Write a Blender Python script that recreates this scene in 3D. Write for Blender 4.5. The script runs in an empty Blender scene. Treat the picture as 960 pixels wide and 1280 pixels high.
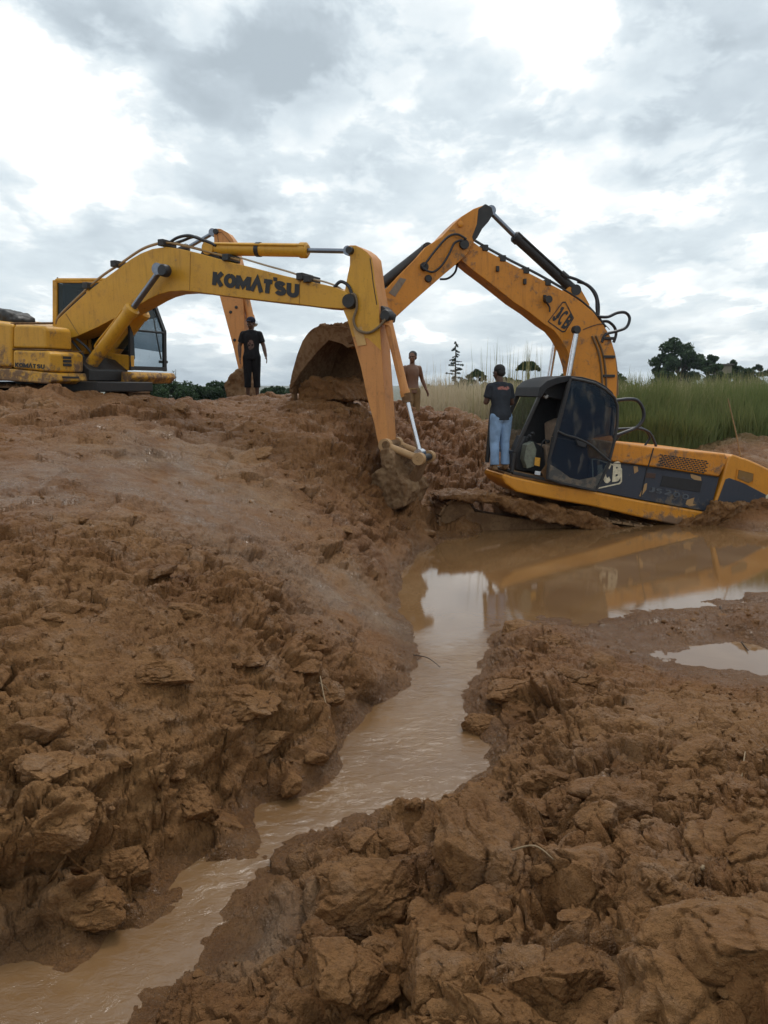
import bpy, bmesh, math, random
import numpy as np
from mathutils import Vector, Matrix
R = math.radians
random.seed(7)
SC = bpy.context.scene
COL = SC.collection

# ------------------------------------------------------------------ camera
CAM_H, PITCH, FPX = 2.25, 8.83, 1000.0
cam_data = bpy.data.cameras.new("camera")
cam = bpy.data.objects.new("camera", cam_data)
COL.objects.link(cam)
cam.location = (0, 0, CAM_H)
cam.rotation_euler = (R(90 - PITCH), 0, 0)
cam_data.sensor_fit = 'VERTICAL'
cam_data.sensor_height = 24
cam_data.lens = 24 * FPX / 1280
cam_data.clip_start = 0.05
cam_data.clip_end = 20000
SC.camera = cam
SC.view_settings.view_transform = 'Standard'
SC.view_settings.look = 'None'
SC.view_settings.gamma = 1
SC.view_settings.use_curve_mapping = False
SC.view_settings.exposure = 0.10
SC.cycles.use_denoising = True
SC.cycles.max_bounces = 6
SC.cycles.diffuse_bounces = 3
SC.cycles.glossy_bounces = 3
SC.cycles.transparent_max_bounces = 12
CP, SP = math.cos(R(PITCH)), math.sin(R(PITCH))


def ray(px, py):
    """direction through a pixel of the 960x1280 frame"""
    x = (px - 480) / FPX
    v = -(py - 640) / FPX
    return Vector((x, CP + v * SP, -SP + v * CP))


def at_z(px, py, z):
    d = ray(px, py)
    t = (z - CAM_H) / d.z
    return d.x * t, d.y * t


def at_y(px, py, Y):
    d = ray(px, py)
    t = Y / d.y
    return Vector((d.x * t, Y, CAM_H + d.z * t))


# ------------------------------------------------------------------ world
SUN_EL, SUN_AZ = 58, 20          # behind thin cloud, ahead and a little to the right
world = bpy.data.worlds.new("World")
SC.world = world
world.use_nodes = True
WT = world.node_tree
WT.nodes.clear()


class NT:
    def __init__(s, tree): s.t = tree
    def n(s, kind, **kw):
        nd = s.t.nodes.new(kind)
        for k, v in kw.items(): setattr(nd, k, v)
        return nd
    def put(s, sock, v):
        if v is None: return
        if hasattr(v, 'is_output') or isinstance(v, bpy.types.NodeSocket): s.t.links.new(v, sock)
        else: sock.default_value = v
    def math(s, op, a, b=None, c=None, clamp=False):
        nd = s.n('ShaderNodeMath', operation=op); nd.use_clamp = clamp
        for i, v in enumerate((a, b, c)): s.put(nd.inputs[i], v)
        return nd.outputs[0]
    def vec(s, op, a, b=None, scale=None):
        nd = s.n('ShaderNodeVectorMath', operation=op)
        s.put(nd.inputs[0], a)
        if b is not None: s.put(nd.inputs[1], b)
        if scale is not None: s.put(nd.inputs[3], scale)
        return nd.outputs[1] if op == 'LENGTH' else nd.outputs[0]
    def noise(s, vec, scale, detail=4, rough=0.55, dist=0.0, out=0, lac=2.0):
        nd = s.n('ShaderNodeTexNoise')
        s.put(nd.inputs['Vector'], vec); s.put(nd.inputs['Scale'], scale)
        s.put(nd.inputs['Detail'], detail); s.put(nd.inputs['Roughness'], rough)
        s.put(nd.inputs['Distortion'], dist); s.put(nd.inputs['Lacunarity'], lac)
        return nd.outputs[out]
    def rng(s, v, a, b, c=0.0, d=1.0, smooth=False):
        nd = s.n('ShaderNodeMapRange')
        nd.interpolation_type = 'SMOOTHSTEP' if smooth else 'LINEAR'
        s.put(nd.inputs[0], v)
        for i, q in enumerate((a, b, c, d)): s.put(nd.inputs[i + 1], q)
        return nd.outputs[0]
    def mix(s, f, a, b, blend='MIX'):
        nd = s.n('ShaderNodeMix', data_type='RGBA', blend_type=blend)
        s.put(nd.inputs[0], f); s.put(nd.inputs[6], a); s.put(nd.inputs[7], b)
        return nd.outputs[2]
    def ramp(s, f, stops):
        nd = s.n('ShaderNodeValToRGB')
        el = nd.color_ramp.elements
        while len(el) < len(stops): el.new(0.5)
        for e, (p, c) in zip(el, stops): e.position = p; e.color = (*c, 1)
        s.put(nd.inputs[0], f)
        return nd.outputs[0]
    def mapping(s, v, scale=(1, 1, 1), loc=(0, 0, 0), rot=(0, 0, 0)):
        nd = s.n('ShaderNodeMapping')
        s.put(nd.inputs[0], v)
        nd.inputs['Location'].default_value = loc
        nd.inputs['Rotation'].default_value = rot
        nd.inputs['Scale'].default_value = scale
        return nd.outputs[0]


w = NT(WT)
tc = w.n('ShaderNodeTexCoord').outputs['Generated']
sep = w.n('ShaderNodeSeparateXYZ'); w.put(sep.inputs[0], tc)
az = w.math('ARCTAN2', sep.outputs[0], sep.outputs[1])
el = w.math('ARCSINE', sep.outputs[2])
com = w.n('ShaderNodeCombineXYZ'); w.put(com.inputs[0], az); w.put(com.inputs[1], el)
AE = com.outputs[0]
# cloud coordinates: flat decks seen in perspective, so billows get thinner towards the horizon
elc = w.math('MAXIMUM', el, 0.0)
persp = w.math('DIVIDE', 1.0, w.math('ADD', elc, 0.22))
c2 = w.n('ShaderNodeCombineXYZ'); w.put(c2.inputs[0], w.math('MULTIPLY', az, w.math('ADD', w.math('MULTIPLY', persp, 0.25), 0.8)))
w.put(c2.inputs[1], w.math('MULTIPLY', w.math('LOGARITHM', w.math('ADD', elc, 0.12), 2.718), 0.75))
CV = c2.outputs[0]
warp = w.noise(CV, 3.2, 5, 0.55, out=1)
warp = w.vec('SCALE', w.vec('SUBTRACT', warp, (0.5, 0.5, 0.5)), scale=0.30)
AEW = w.vec('ADD', AE, warp)
n1 = w.noise(w.vec('ADD', CV, w.vec('SCALE', warp, scale=0.5)), 2.6, 8, 0.56)
n2 = w.noise(w.mapping(CV, (1, 1.4, 1), (3.1, 1.7, 0)), 7.0, 7, 0.6, 0.3)
n3 = w.noise(w.vec('ADD', w.mapping(CV, (1, 1.25, 1), (9.1, 4.7, 0)), w.vec('SCALE', warp, scale=.35)), 5.2, 9, 0.60, 0.15)
puff = w.math('SUBTRACT', w.math('MULTIPLY', w.rng(n3, .475, .575, smooth=True), .27), .135)
base = w.math('ADD', w.math('ADD', w.math('MULTIPLY', w.rng(n1, 0.3, 0.72), 0.60), w.math('MULTIPLY', w.rng(n2, 0.3, 0.72), 0.26)), puff)


def blob(px, py, rx, ry, amp):
    d = ray(px, py).normalized()
    a0, e0 = math.atan2(d.x, d.y), math.asin(d.z)
    v = w.vec('SUBTRACT', AEW, (a0, e0, 0))
    v = w.vec('DIVIDE', v, (rx / 1000, ry / 1000, 1))
    return w.math('MULTIPLY', w.rng(w.vec('LENGTH', v), 1.0, 0.25, 0, 1, True), amp)


tot = base
for b in [(60, 180, 170, 130, .55), (120, 240, 150, 60, .35), (300, 85, 240, 80, -.25), (180, 20, 260, 60, -.20),
          (30, 50, 100, 50, -.10), (470, 110, 110, 70, .05), (670, 40, 120, 90, .50), (740, 240, 130, 80, .45),
          (860, 15, 150, 75, -.30), (900, 150, 110, 60, -.25), (760, 150, 70, 40, -.12), (480, 285, 70, 40, .35),
          (330, 220, 110, 50, .18), (250, 265, 120, 40, -.15), (110, 300, 120, 45, -.22), (560, 210, 110, 60, -.08), (240, 420, 130, 40, .16),
          (560, 380, 140, 45, .22), (860, 310, 120, 40, -.22), (640, 310, 90, 35, -.16), (880, 410, 110, 40, .22), (380, 340, 120, 30, -.1),
          (60, 340, 100, 40, .05), (330, 475, 260, 22, -.30), (650, 475, 300, 24, -.30), (930, 470, 180, 24, -.15), (480, 450, 500, 28, -.22)]:
    tot = w.math('ADD', tot, blob(*b))
cloud = w.ramp(w.math('MULTIPLY', w.math('ADD', tot, 0.19), 0.8, clamp=True),
               [(0.0, (4.5, 5.2, 5.7)), (0.20, (5.8, 6.6, 7.15)), (0.40, (7.3, 8.15, 8.6)), (0.56, (8.8, 9.4, 9.6)), (0.72, (11.8, 12.2, 12.2)), (1.0, (17, 17, 17))])
sky = w.n('ShaderNodeTexSky', sky_type='NISHITA')
sky.sun_disc = False
sky.sun_elevation = R(SUN_EL); sky.sun_rotation = R(SUN_AZ)
sky.air_density = 1.0; sky.dust_density = 2.0
skyc = w.mix(0.94, sky.outputs[0], cloud)
bg = w.n('ShaderNodeBackground'); w.put(bg.inputs[0], skyc); bg.inputs[1].default_value = 0.1
wo = w.n('ShaderNodeOutputWorld'); w.t.links.new(bg.outputs[0], wo.inputs[0])
world.cycles.sampling_method = 'MANUAL'
world.cycles.sample_map_resolution = 512

sun_d = bpy.data.lights.new("sun", 'SUN')
sun_d.energy = 1.2; sun_d.angle = R(14); sun_d.color = (1, .96, .9)
sun = bpy.data.objects.new("sun", sun_d); COL.objects.link(sun)
sdir = Vector((math.sin(R(SUN_AZ)) * math.cos(R(SUN_EL)), math.cos(R(SUN_AZ)) * math.cos(R(SUN_EL)), math.sin(R(SUN_EL))))
sun.rotation_euler = sdir.to_track_quat('Z', 'Y').to_euler()


# ------------------------------------------------------------------ scene helpers
def tag(o, label=None, cat=None, group=None, kind=None):
    if label: o['label'] = label
    if cat: o['category'] = cat
    if group: o['group'] = group
    if kind: o['kind'] = kind
    return o


def empty(name, loc, label, cat, group=None):
    o = bpy.data.objects.new(name, None)
    o.empty_display_size = 0.2
    COL.objects.link(o); o.location = loc
    return tag(o, label, cat, group)


def link_mesh(name, me, mat, parent=None):
    if mat is not None:
        me.materials.clear()
        for m_ in (mat if isinstance(mat, (list, tuple)) else [mat]): me.materials.append(m_)
    o = bpy.data.objects.new(name, me)
    COL.objects.link(o)
    if parent is not None:
        base = Vector(parent.location) + (Vector(parent.parent.location) if parent.parent else Vector((0, 0, 0)))
        o.parent = parent
        if me.get('abs', 1): me.transform(Matrix.Translation(-base)); me['abs'] = 0
    return o


def from_arrays(name, V, F, mat, parent=None, smooth=True, attrs=None):
    """V (n,3), F (m,4) or (m,3)"""
    me = bpy.data.meshes.new(name)
    V = np.ascontiguousarray(V, dtype=np.float32); F = np.ascontiguousarray(F, dtype=np.int32)
    k = F.shape[1]
    me.vertices.add(len(V)); me.vertices.foreach_set('co', V.ravel())
    me.loops.add(F.size); me.loops.foreach_set('vertex_index', F.ravel())
    me.polygons.add(len(F))
    me.polygons.foreach_set('loop_start', np.arange(0, F.size, k, dtype=np.int32))
    me.polygons.foreach_set('use_smooth', np.full(len(F), smooth, dtype=bool))
    me.update(calc_edges=True)
    for an, arr in (attrs or {}).items():
        a = me.attributes.new(an, 'FLOAT', 'POINT'); a.data.foreach_set('value', np.ascontiguousarray(arr, dtype=np.float32))
    return link_mesh(name, me, mat, parent)


# ------------------------------------------------------------------ numpy noise
def _hash(ix, iy, k=0):
    h = (ix.astype(np.int64) * 374761393 + iy.astype(np.int64) * 668265263 + k * 974634777) & 0x7fffffff
    h = ((h ^ (h >> 13)) * 1274126177) & 0x7fffffff
    h = ((h ^ (h >> 16)) * 1911520717) & 0x7fffffff
    return ((h ^ (h >> 15)) & 0xffffff) / float(0xffffff)


def vnoise(x, y, k=0):
    ix, iy = np.floor(x), np.floor(y)
    fx, fy = x - ix, y - iy
    fx = fx * fx * fx * (fx * (fx * 6 - 15) + 10); fy = fy * fy * fy * (fy * (fy * 6 - 15) + 10)
    a = _hash(ix, iy, k); b = _hash(ix + 1, iy, k); c = _hash(ix, iy + 1, k); d = _hash(ix + 1, iy + 1, k)
    return (a + (b - a) * fx) * (1 - fy) + (c + (d - c) * fx) * fy - 0.5


def fbm(x, y, oct=5, gain=.5, k=0):
    s, a, t = 0, 1.0, 0
    for i in range(oct):
        s = s + a * vnoise(x * 2 ** i + 17.3 * i, y * 2 ** i - 9.1 * i, k + i); t += a; a *= gain
    return s / t * 2


def vnoise3(x, y, z, k=0):
    iz = np.floor(z); f = z - iz; f = f * f * (3 - 2 * f)
    a = np.zeros_like(x); 
    for q in (0, 1):
        wgt = f if q else 1 - f
        ix, iy = np.floor(x), np.floor(y); fx, fy = x - ix, y - iy
        fx = fx * fx * (3 - 2 * fx); fy = fy * fy * (3 - 2 * fy)
        h = lambda dx, dy: _hash(ix + dx + (iz + q) * 57, iy + dy - (iz + q) * 131, k)
        a = a + wgt * ((h(0, 0) * (1 - fx) + h(1, 0) * fx) * (1 - fy) + (h(0, 1) * (1 - fx) + h(1, 1) * fx) * fy - .5)
    return a


def fbm3(P, s, oct=5, gain=.5, k=0):
    t, a, n = 0, 1.0, 0
    for i in range(oct):
        t = t + a * vnoise3(P[:, 0] * s * 2 ** i + 7.7 * i, P[:, 1] * s * 2 ** i - 3.1 * i, P[:, 2] * s * 2 ** i + 1.7 * i, k + i); n += a; a *= gain
    return t / n * 2


def ridged(x, y, oct=4, k=0):
    s, a, t = 0, 1.0, 0
    for i in range(oct):
        s = s + a * (1 - np.abs(vnoise(x * 2 ** i + 5.2 * i, y * 2 ** i + 1.3 * i, k + i)) * 2.4); t += a; a *= .5
    return s / t


def chunks(x, y, k=0, tilt=1.0, hgt=1.0):
    """broken lumps: every cell a tilted, slightly domed slab with its own height; returns height and edge distance"""
    ix, iy = np.floor(x), np.floor(y)
    f1 = np.full(x.shape, 9.0); f2 = np.full(x.shape, 9.0); h = np.zeros(x.shape)
    for dx in (-1, 0, 1):
        for dy in (-1, 0, 1):
            cx, cy = ix + dx, iy + dy
            px = cx + .1 + .8 * _hash(cx, cy, k); py = cy + .1 + .8 * _hash(cx, cy, k + 1)
            s = .8 + .5 * _hash(cx, cy, k + 2)
            rx, ry = x - px, y - py
            d = np.hypot(rx, ry) / s
            hh = (_hash(cx, cy, k + 3) - .4) * hgt + tilt * ((_hash(cx, cy, k + 4) - .5) * rx + (_hash(cx, cy, k + 5) - .5) * ry) - .55 * d * d
            near = d < f1
            f2 = np.where(near, f1, np.minimum(f2, d)); h = np.where(near, hh, h); f1 = np.where(near, d, f1)
    return h, f2 - f1


def sstep(a, b, x):
    t = np.clip((x - a) / (b - a), 0, 1)
    return t * t * (3 - 2 * t)
# ------------------------------------------------------------------ ground control points
# (px, py, z, roughness of relief, slick) - a point seen in the photograph at height z ; relief 1 = big clods, 0.1 = smooth
CPX = [
 # left hill top and its face
 (0,500,2.08,.55,0),(60,500,2.08,.5,0),(130,500,2.08,.5,0),(200,505,1.98,.45,0),(240,508,1.93,.4,0),(300,508,1.93,.4,0),(350,500,2.02,.5,0),(400,494,2.12,.6,0),(445,490,2.16,.6,0),
 (0,525,1.86,.45,0),(120,525,1.80,.45,0),(240,528,1.74,.4,0),(330,530,1.72,.5,0),(410,532,1.70,.6,0),(460,520,1.82,.6,0),
 (0,560,1.62,.4,0),(120,558,1.58,.35,.3),(240,560,1.48,.3,.5),(340,565,1.38,.5,.1),(420,570,1.30,.6,0),
 (0,600,1.40,.12,1),(110,598,1.36,.1,1),(230,595,1.26,.12,.9),(330,610,1.08,.3,.5),(400,620,.95,.5,.1),
 (0,625,1.32,.25,.8),(100,622,1.26,.2,.9),(190,628,1.16,.2,.8),(280,640,.98,.2,.8),(370,655,.78,.35,.4),(440,660,.62,.5,.1),
 # smooth wet run down to the pond
 (260,668,.90,.2,.9),(330,690,.70,.15,1),(400,720,.46,.15,1),(450,760,.25,.15,.9),(480,790,.12,.2,.8),(430,690,.52,.4,.2),(470,715,.26,.35,.3),
 (385,775,.38,.25,.8),
 # near left bank
 (0,645,1.30,.5,0),(90,655,1.22,.6,0),(170,668,1.12,.6,0),(240,695,.98,.7,0),(300,725,.84,.8,0),(350,775,.62,.7,0),(400,815,.42,.6,0),(440,830,.30,.6,0),(490,835,.14,.5,0),
 (0,720,1.06,.6,0),(90,740,.98,.6,0),(180,760,.90,.6,0),(270,800,.72,.4,0),(340,850,.52,.7,0),(400,880,.34,.7,0),
 (0,820,.82,.6,0),(100,830,.78,.35,0),(200,860,.66,.3,0),(290,900,.48,.8,0),(350,930,.28,.8,0),
 (0,930,.60,.7,0),(100,940,.55,.7,0),(200,970,.42,.8,0),(270,990,.26,.8,0),
 (0,1050,.36,1.,0),(80,1050,.38,1.,0),(160,1050,.28,.9,0),(0,1130,.18,.6,.2),(100,1105,.18,.8,0),
 # left shore of the stream
 (0,1200,.0,.2,.6),(55,1168,.0,.3,.3),(125,1145,.0,.4,0),(165,1108,.0,.4,0),(225,1092,.0,.4,0),(270,1040,.0,.4,0),(312,1005,.0,.4,0),(350,977,.0,.4,0),(400,975,.0,.4,0),(418,945,.0,.4,0),(425,925,.0,.4,0),(452,890,.0,.4,0),(482,868,.0,.4,0),(512,840,.0,.3,0),(528,822,.0,.3,0),
 (518,795,.0,.2,.5),(498,765,.0,.2,.5),(496,740,.0,.15,.6),(500,715,.0,.15,.6),(520,690,.0,.15,.6),(540,668,.0,.3,.2),
 # bed
 (60,1240,-.035,.25,0),(150,1190,-.05,.2,0),(20,1225,-.02,.3,0),(110,1260,-.03,.3,0),(260,1110,-.11,.1,0),(350,1030,-.12,.1,0),(450,960,-.14,.1,0),(530,900,-.15,.1,0),(570,850,-.12,.1,0),(575,810,-.06,.15,0),(560,775,-.10,.1,0),
 (560,720,-.25,.1,0),(640,720,-.3,.1,0),(740,710,-.3,.1,0),(850,710,-.3,.1,0),(940,700,-.25,.1,0),(620,680,-.25,.1,0),(760,680,-.3,.1,0),(870,690,-.3,.1,0),
 # right shore
 (620,790,.0,.3,0),(600,835,.0,.4,0),(578,862,.0,.4,0),(588,895,.0,.4,0),(632,935,.0,.4,0),(610,965,.0,.4,0),(560,1000,.0,.4,0),(490,1003,.0,.4,0),(430,1015,.0,.4,0),(375,1040,.0,.4,0),(330,1078,.0,.4,0),(295,1110,.0,.4,0),(275,1140,.0,.3,0),(235,1185,.0,.3,0),(190,1225,.0,.3,0),(150,1285,.0,.3,0),
 (650,775,.0,.3,0),(690,768,.0,.3,.3),(730,775,.0,.2,.3),(780,762,.0,.3,0),(830,762,.0,.3,0),(880,750,.0,.3,0),(940,740,.0,.3,0),(1010,732,.0,.3,0),
 # mound between stream and puddle
 (650,805,.12,.6,0),(700,800,.15,.6,0),(760,800,.05,.3,.5),(620,870,.14,.7,0),(690,850,.30,.8,0),(750,860,.32,.7,0),(640,915,.14,.8,0),(700,910,.36,.8,0),
 (850,782,.10,.6,0),(930,778,.10,.6,0),(800,785,.04,.5,0),(1000,775,.1,.5,0),
 (815,800,.0,.3,0),(880,808,.0,.2,0),(960,812,.0,.2,0),(818,818,.0,.3,0),(860,830,.0,.2,0),(930,840,.0,.2,0),(1000,845,.0,.2,0),(880,819,-.07,.1,0),(950,826,-.07,.1,0),
 (790,840,.20,.5,0),(870,856,.16,.5,0),(940,862,.14,.4,0),(820,895,.42,.5,.1),(920,900,.42,.5,0),(760,930,.45,.5,.1),(990,900,.5,.5,0),
 # near right clods
 (690,965,.36,.8,0),(640,995,.26,.8,0),(840,960,.60,.8,0),(940,960,.66,.9,0),(760,1010,.58,.9,0),(860,1040,.74,1,0),(960,1050,.82,1,0),
 (470,1040,.18,.8,0),(540,1045,.32,.8,0),(600,1040,.50,.7,0),(420,1070,.16,.8,0),(500,1100,.46,.9,0),(590,1110,.68,.7,0),(655,1130,.34,.6,0),(720,1100,.66,.8,0),(770,1160,.72,.9,0),(860,1160,.80,1,0),(960,1180,.94,.8,0),
 (360,1110,.16,.7,0),(330,1170,.05,.1,.9),(300,1210,.05,.15,.9),(420,1160,.32,.9,0),(250,1230,.12,.7,0),(350,1240,.26,.8,0),(440,1240,.50,.9,0),(540,1200,.72,.7,0),(520,1275,.52,.6,0),(650,1220,.62,1,0),(720,1270,.70,.9,0),(860,1270,.90,.7,0),(960,1280,.98,.7,0),(240,1280,.16,.7,0),(380,1285,.4,.8,0),
 # around the half-buried bucket, red mound, ground behind the tilted digger
 (466,600,.92,.6,0),(488,576,1.12,.6,0),(495,640,.40,.6,0),(470,650,.52,.6,0),(520,600,.90,.6,0),(500,540,1.42,.7,0),(512,507,1.88,.6,0),(540,508,1.83,.7,0),(575,517,1.63,.7,0),(550,530,1.44,.8,0),(560,560,1.03,.8,0),(585,535,1.36,.8,0),(600,550,1.16,.8,0),(605,575,.87,.7,0),(560,600,.62,.7,0),(600,605,.56,.6,0),(520,575,.98,.7,0),
 (640,622,.40,.5,0),(520,622,.66,.6,0),(545,630,.46,.6,0),(580,630,.42,.6,0),(560,614,.54,.7,0),(600,618,.50,.6,0),(525,650,.30,.5,0),(560,648,.16,.5,0),(600,645,.14,.5,0),(545,664,.03,.4,.1),(500,665,.34,.6,0),(505,690,.12,.4,.2),
]
# (X, Y, z, relief, slick): ground that is hidden or out of the frame
CPL = [
 (0,.3,.62,.5,0),(.8,.6,.85,.6,0),(-.7,.8,.35,.6,0),(-1.5,.5,.6,.6,0),(2.2,1.0,1.0,.7,0),(0,-1.5,.7,.5,0),(-3,-1,.9,.5,0),(3,-1,1.1,.5,0),
 (-3,2.5,.55,.7,0),(-4,4.5,1.1,.6,0),(-6,7,1.5,.5,0),(3.4,3,1.05,.7,0),(4,5,.5,.6,0),(6,7,.3,.5,0),(-9,10,1.9,.5,0),(-12,5,1.5,.5,0),(9,5,.7,.5,0),(12,9,.6,.5,0),
 (-1,-4,.8,.5,0),(-.9,1.9,-.08,.1,0),(-1.6,2.1,.05,.2,.5),(-1.3,1.1,.0,.2,0),(-1.6,0,-.05,.2,0),(-1.9,-1.5,-.05,.2,0),
 (-4.2,13.8,2.05,.3,0),(-6,14.3,2.0,.3,0),(-8,15,2.0,.3,0),(-10,15.8,2.0,.3,0),(-5.2,12.9,2.16,.3,0),(-7.5,13.6,2.1,.3,0),(-4,15.5,2.0,.3,0),(-6,17,1.9,.3,0),(-9,18,1.8,.3,0),(-3.1,12.9,2.08,.4,0),
 (-2.6,17,1.98,.5,0),(-1.4,16,2.02,.5,0),(-3.4,17.2,1.95,.5,0),(-.4,15.5,2.0,.5,0),(.8,20,1.5,.4,0),(-5.9,12.2,2.14,.4,0),(-4.9,12.0,2.14,.4,0),(-4.0,12.2,2.10,.4,0),(-3.5,12.4,2.06,.4,0),(-8,12.6,2.14,.4,0),(-2,19.5,1.7,.4,0),(-5,21,1.2,.3,0),(-10,22,1.1,.3,0),
 (3.3,15,.95,.5,0),(2.8,19,1.3,.4,0),(5,15.6,1.1,.4,0),(7,15.8,1.15,.5,0),(9,15.8,1.2,.4,0),(6.6,14.6,1.0,.4,0),(8.3,13.6,.6,.4,0),
 (2.6,13.3,.12,.3,0),(4,13.4,.05,.3,0),(5.5,13.9,.1,.3,0),(3.4,14.4,.5,.4,0),(4.8,14.8,.7,.4,0),(6.5,12.6,.0,.3,0),(7.2,11.8,.08,.5,0),(8.2,11,.1,.5,0),(6.3,12.0,.12,.5,0),(7.4,12.6,.25,.5,0),(6.9,13.2,.3,.4,0),(9,9,.3,.5,0),(7,9.2,.12,.5,0),(3.0,12.2,-.15,.2,0),(4.4,12.4,-.2,.2,0),(5.4,12.5,-.12,.2,0),
 (0,24,1.1,.2,0),(6,22,1.0,.2,0),(14,22,1.0,.2,0),(20,14,1.2,.3,0),(-20,25,.9,.2,0),(-20,8,1.6,.3,0),(0,40,.8,.1,0),(20,40,.8,.1,0),(-20,45,.7,.1,0),(45,45,.8,.1,0),(-45,40,.7,.1,0),
 (0,-12,1,.3,0),(20,-12,1,.3,0),(-20,-12,1.2,.3,0),
]
cp = []
for (px, py, z, a, s) in CPX:
    X, Y = at_z(px, py, z)
    if 0 < Y < 60: cp.append((X, Y, z, a, s))
cp += CPL
cp = np.array(cp)


def rbf_fit(P, val, reg):
    # work in log-polar-ish space so that near and far details keep their own scale
    n = len(P)
    D = np.hypot(P[:, None, 0] - P[None, :, 0], P[:, None, 1] - P[None, :, 1])
    A = np.zeros((n + 3, n + 3))
    A[:n, :n] = D - np.eye(n) * reg
    A[:n, n] = 1; A[:n, n + 1:] = P; A[n, :n] = 1; A[n + 1:, :n] = P.T
    b = np.zeros((n + 3, val.shape[1])); b[:n] = val
    return np.linalg.solve(A, b)


def warpc(X, Y):
    r = np.hypot(X, Y) + .6
    f = np.log(r) * 6 / r
    return np.stack([X * f, Y * f], -1)


_P = warpc(cp[:, 0], cp[:, 1])
_W = rbf_fit(_P, cp[:, 2:5], 0.04)


def macro(X, Y):
    sh = X.shape; Q = warpc(X.ravel(), Y.ravel()); out = np.zeros((len(Q), 3), dtype=np.float64)
    n = len(_P)
    for i in range(0, len(Q), 60000):
        q = Q[i:i + 60000]
        D = np.hypot(q[:, None, 0] - _P[None, :, 0], q[:, None, 1] - _P[None, :, 1])
        out[i:i + 60000] = D @ _W[:n] + _W[n] + q @ _W[n + 1:]
    far = sstep(30, 55, np.hypot(X, Y)).ravel()
    z = out[:, 0] * (1 - far) + .8 * far
    return z.reshape(sh), (np.clip(out[:, 1], .03, 1.1) * (1 - far) + .15 * far).reshape(sh), (np.clip(out[:, 2], 0, 1) * (1 - far)).reshape(sh)


def relief(X, Y, amp, z0):
    """the broken mud: returns height and a 'crevice' value"""
    amp = amp + .34 * sstep(-.02, .30, fbm(X * .95 + 2, Y * .95, 4, .6, k=251)) * sstep(4, 6, Y) * sstep(.5, .2, amp) * sstep(.15, .4, z0)
    xs = -.9 + (Y - 1.9) * .25; sgn = np.tanh((X - xs) / .6)      # follow the slopes so that lumps are not drawn out on the banks
    X0, Y0 = X, Y
    X = X + sgn * 1.15 * z0; Y = Y - sgn * 1.1 * z0
    wx = X + .16 * fbm(X * 1.7, Y * 1.7, 4, k=3) + .03 * fbm(X * 11, Y * 11, 3, k=13)
    wy = Y + .16 * fbm(X * 1.7 + 40, Y * 1.7, 4, k=5) + .03 * fbm(X * 11 + 30, Y * 11, 3, k=15)
    r = np.hypot(X0, Y0)
    patch = sstep(-.25, .25, fbm(X * .9, Y * .9, 3, k=21))          # where lumps are large / fine
    h1, e1 = chunks(wx * 2.6, wy * 2.6, 31, 1.3, .9)                   # ~40 cm slabs
    h2, e2 = chunks(wx * 6.3 + 3, wy * 6.3, 41, 1.2, 1.0)              # ~16 cm
    h3, e3 = chunks(wx * 15.5, wy * 15.5 + 7, 51, 1.0, 1.0)            # ~6 cm
    h4, e4 = chunks((wx + .01 * fbm(X * 30, Y * 30, 2, k=8)) * 38, wy * 38, 61, .8, 1.0)  # ~2.6 cm
    big = fbm(X * 1.1 + 9, Y * 1.1, 3, k=71)
    rd = ridged(wx * 3.1, wy * 3.1, 4, k=81)
    crack = np.exp(-(e1 / .06) ** 2) * patch + .6 * np.exp(-(e2 / .07) ** 2)
    h = .10 * big + .150 * (h1 + .15) * (.35 + .65 * patch) + .042 * (h2 + .15) * (.5 + .5 * sstep(-.3, .3, fbm(X * 2.3, Y * 2.3, 2, k=91))) \
        + .020 * (h3 + .1) * (1.1 - .5 * patch) * (1 - .8 * sstep(6, 11, r)) + .0055 * h4 * (1 - sstep(3.5, 7, r)) + .045 * (rd - .6) - .045 * crack * sstep(.2, .7, amp)
    h += .018 * fbm(X * 9, Y * 9, 5, .6, k=101)
    # crumbly areas: sharp little billows between the smooth sheared faces
    crumb = sstep(-.12, .22, fbm(X * 2.1 + 5, Y * 2.1, 3, k=191))
    bl = np.abs(fbm(wx * 13, wy * 13, 4, .62, k=193)) * .055 + np.abs(fbm(wx * 34, wy * 34 + 3, 3, .62, k=196)) * .022
    h += crumb * (.030 - bl) * (.5 + .5 * sstep(3, 6, r) - .75 * sstep(7, 12, r))
    pits = sstep(.16, .42, fbm(X * 3.4 + 2, Y * 3.4 + 6, 3, .55, k=199)) * sstep(.45, .85, amp)
    h -= .13 * pits
    smooth_part = .035 * fbm(X * 1.3, Y * 1.3, 4, k=111) + .010 * fbm(X * 8, Y * 8, 4, k=117) + .004 * fbm(X * 30, Y * 30, 3, k=118)
    # tracks pressed into the slick run
    out = h * amp * 1.25 + smooth_part * np.clip(1 - amp, 0, 1)
    far = sstep(6, 20, r)
    out = out * (1 + sstep(5, 12, r) * .45)
    cre = np.clip(crack, 0, 1)
    # keep shores: little relief right at the water line and under it
    k = sstep(.0, .10, z0)
    out = np.where(z0 < -.05, out * .3, out * (.45 + .55 * k)) + .022 * fbm(X * 4.2 + 3, Y * 4.2, 4, .6, k=207) * (1 - k)
    return out, cre


def ground_z(X, Y):
    X = np.atleast_1d(np.asarray(X, float)); Y = np.atleast_1d(np.asarray(Y, float))
    z, a, s = macro(X, Y)
    h, c = relief(X, Y, a, z)
    return z + h


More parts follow.
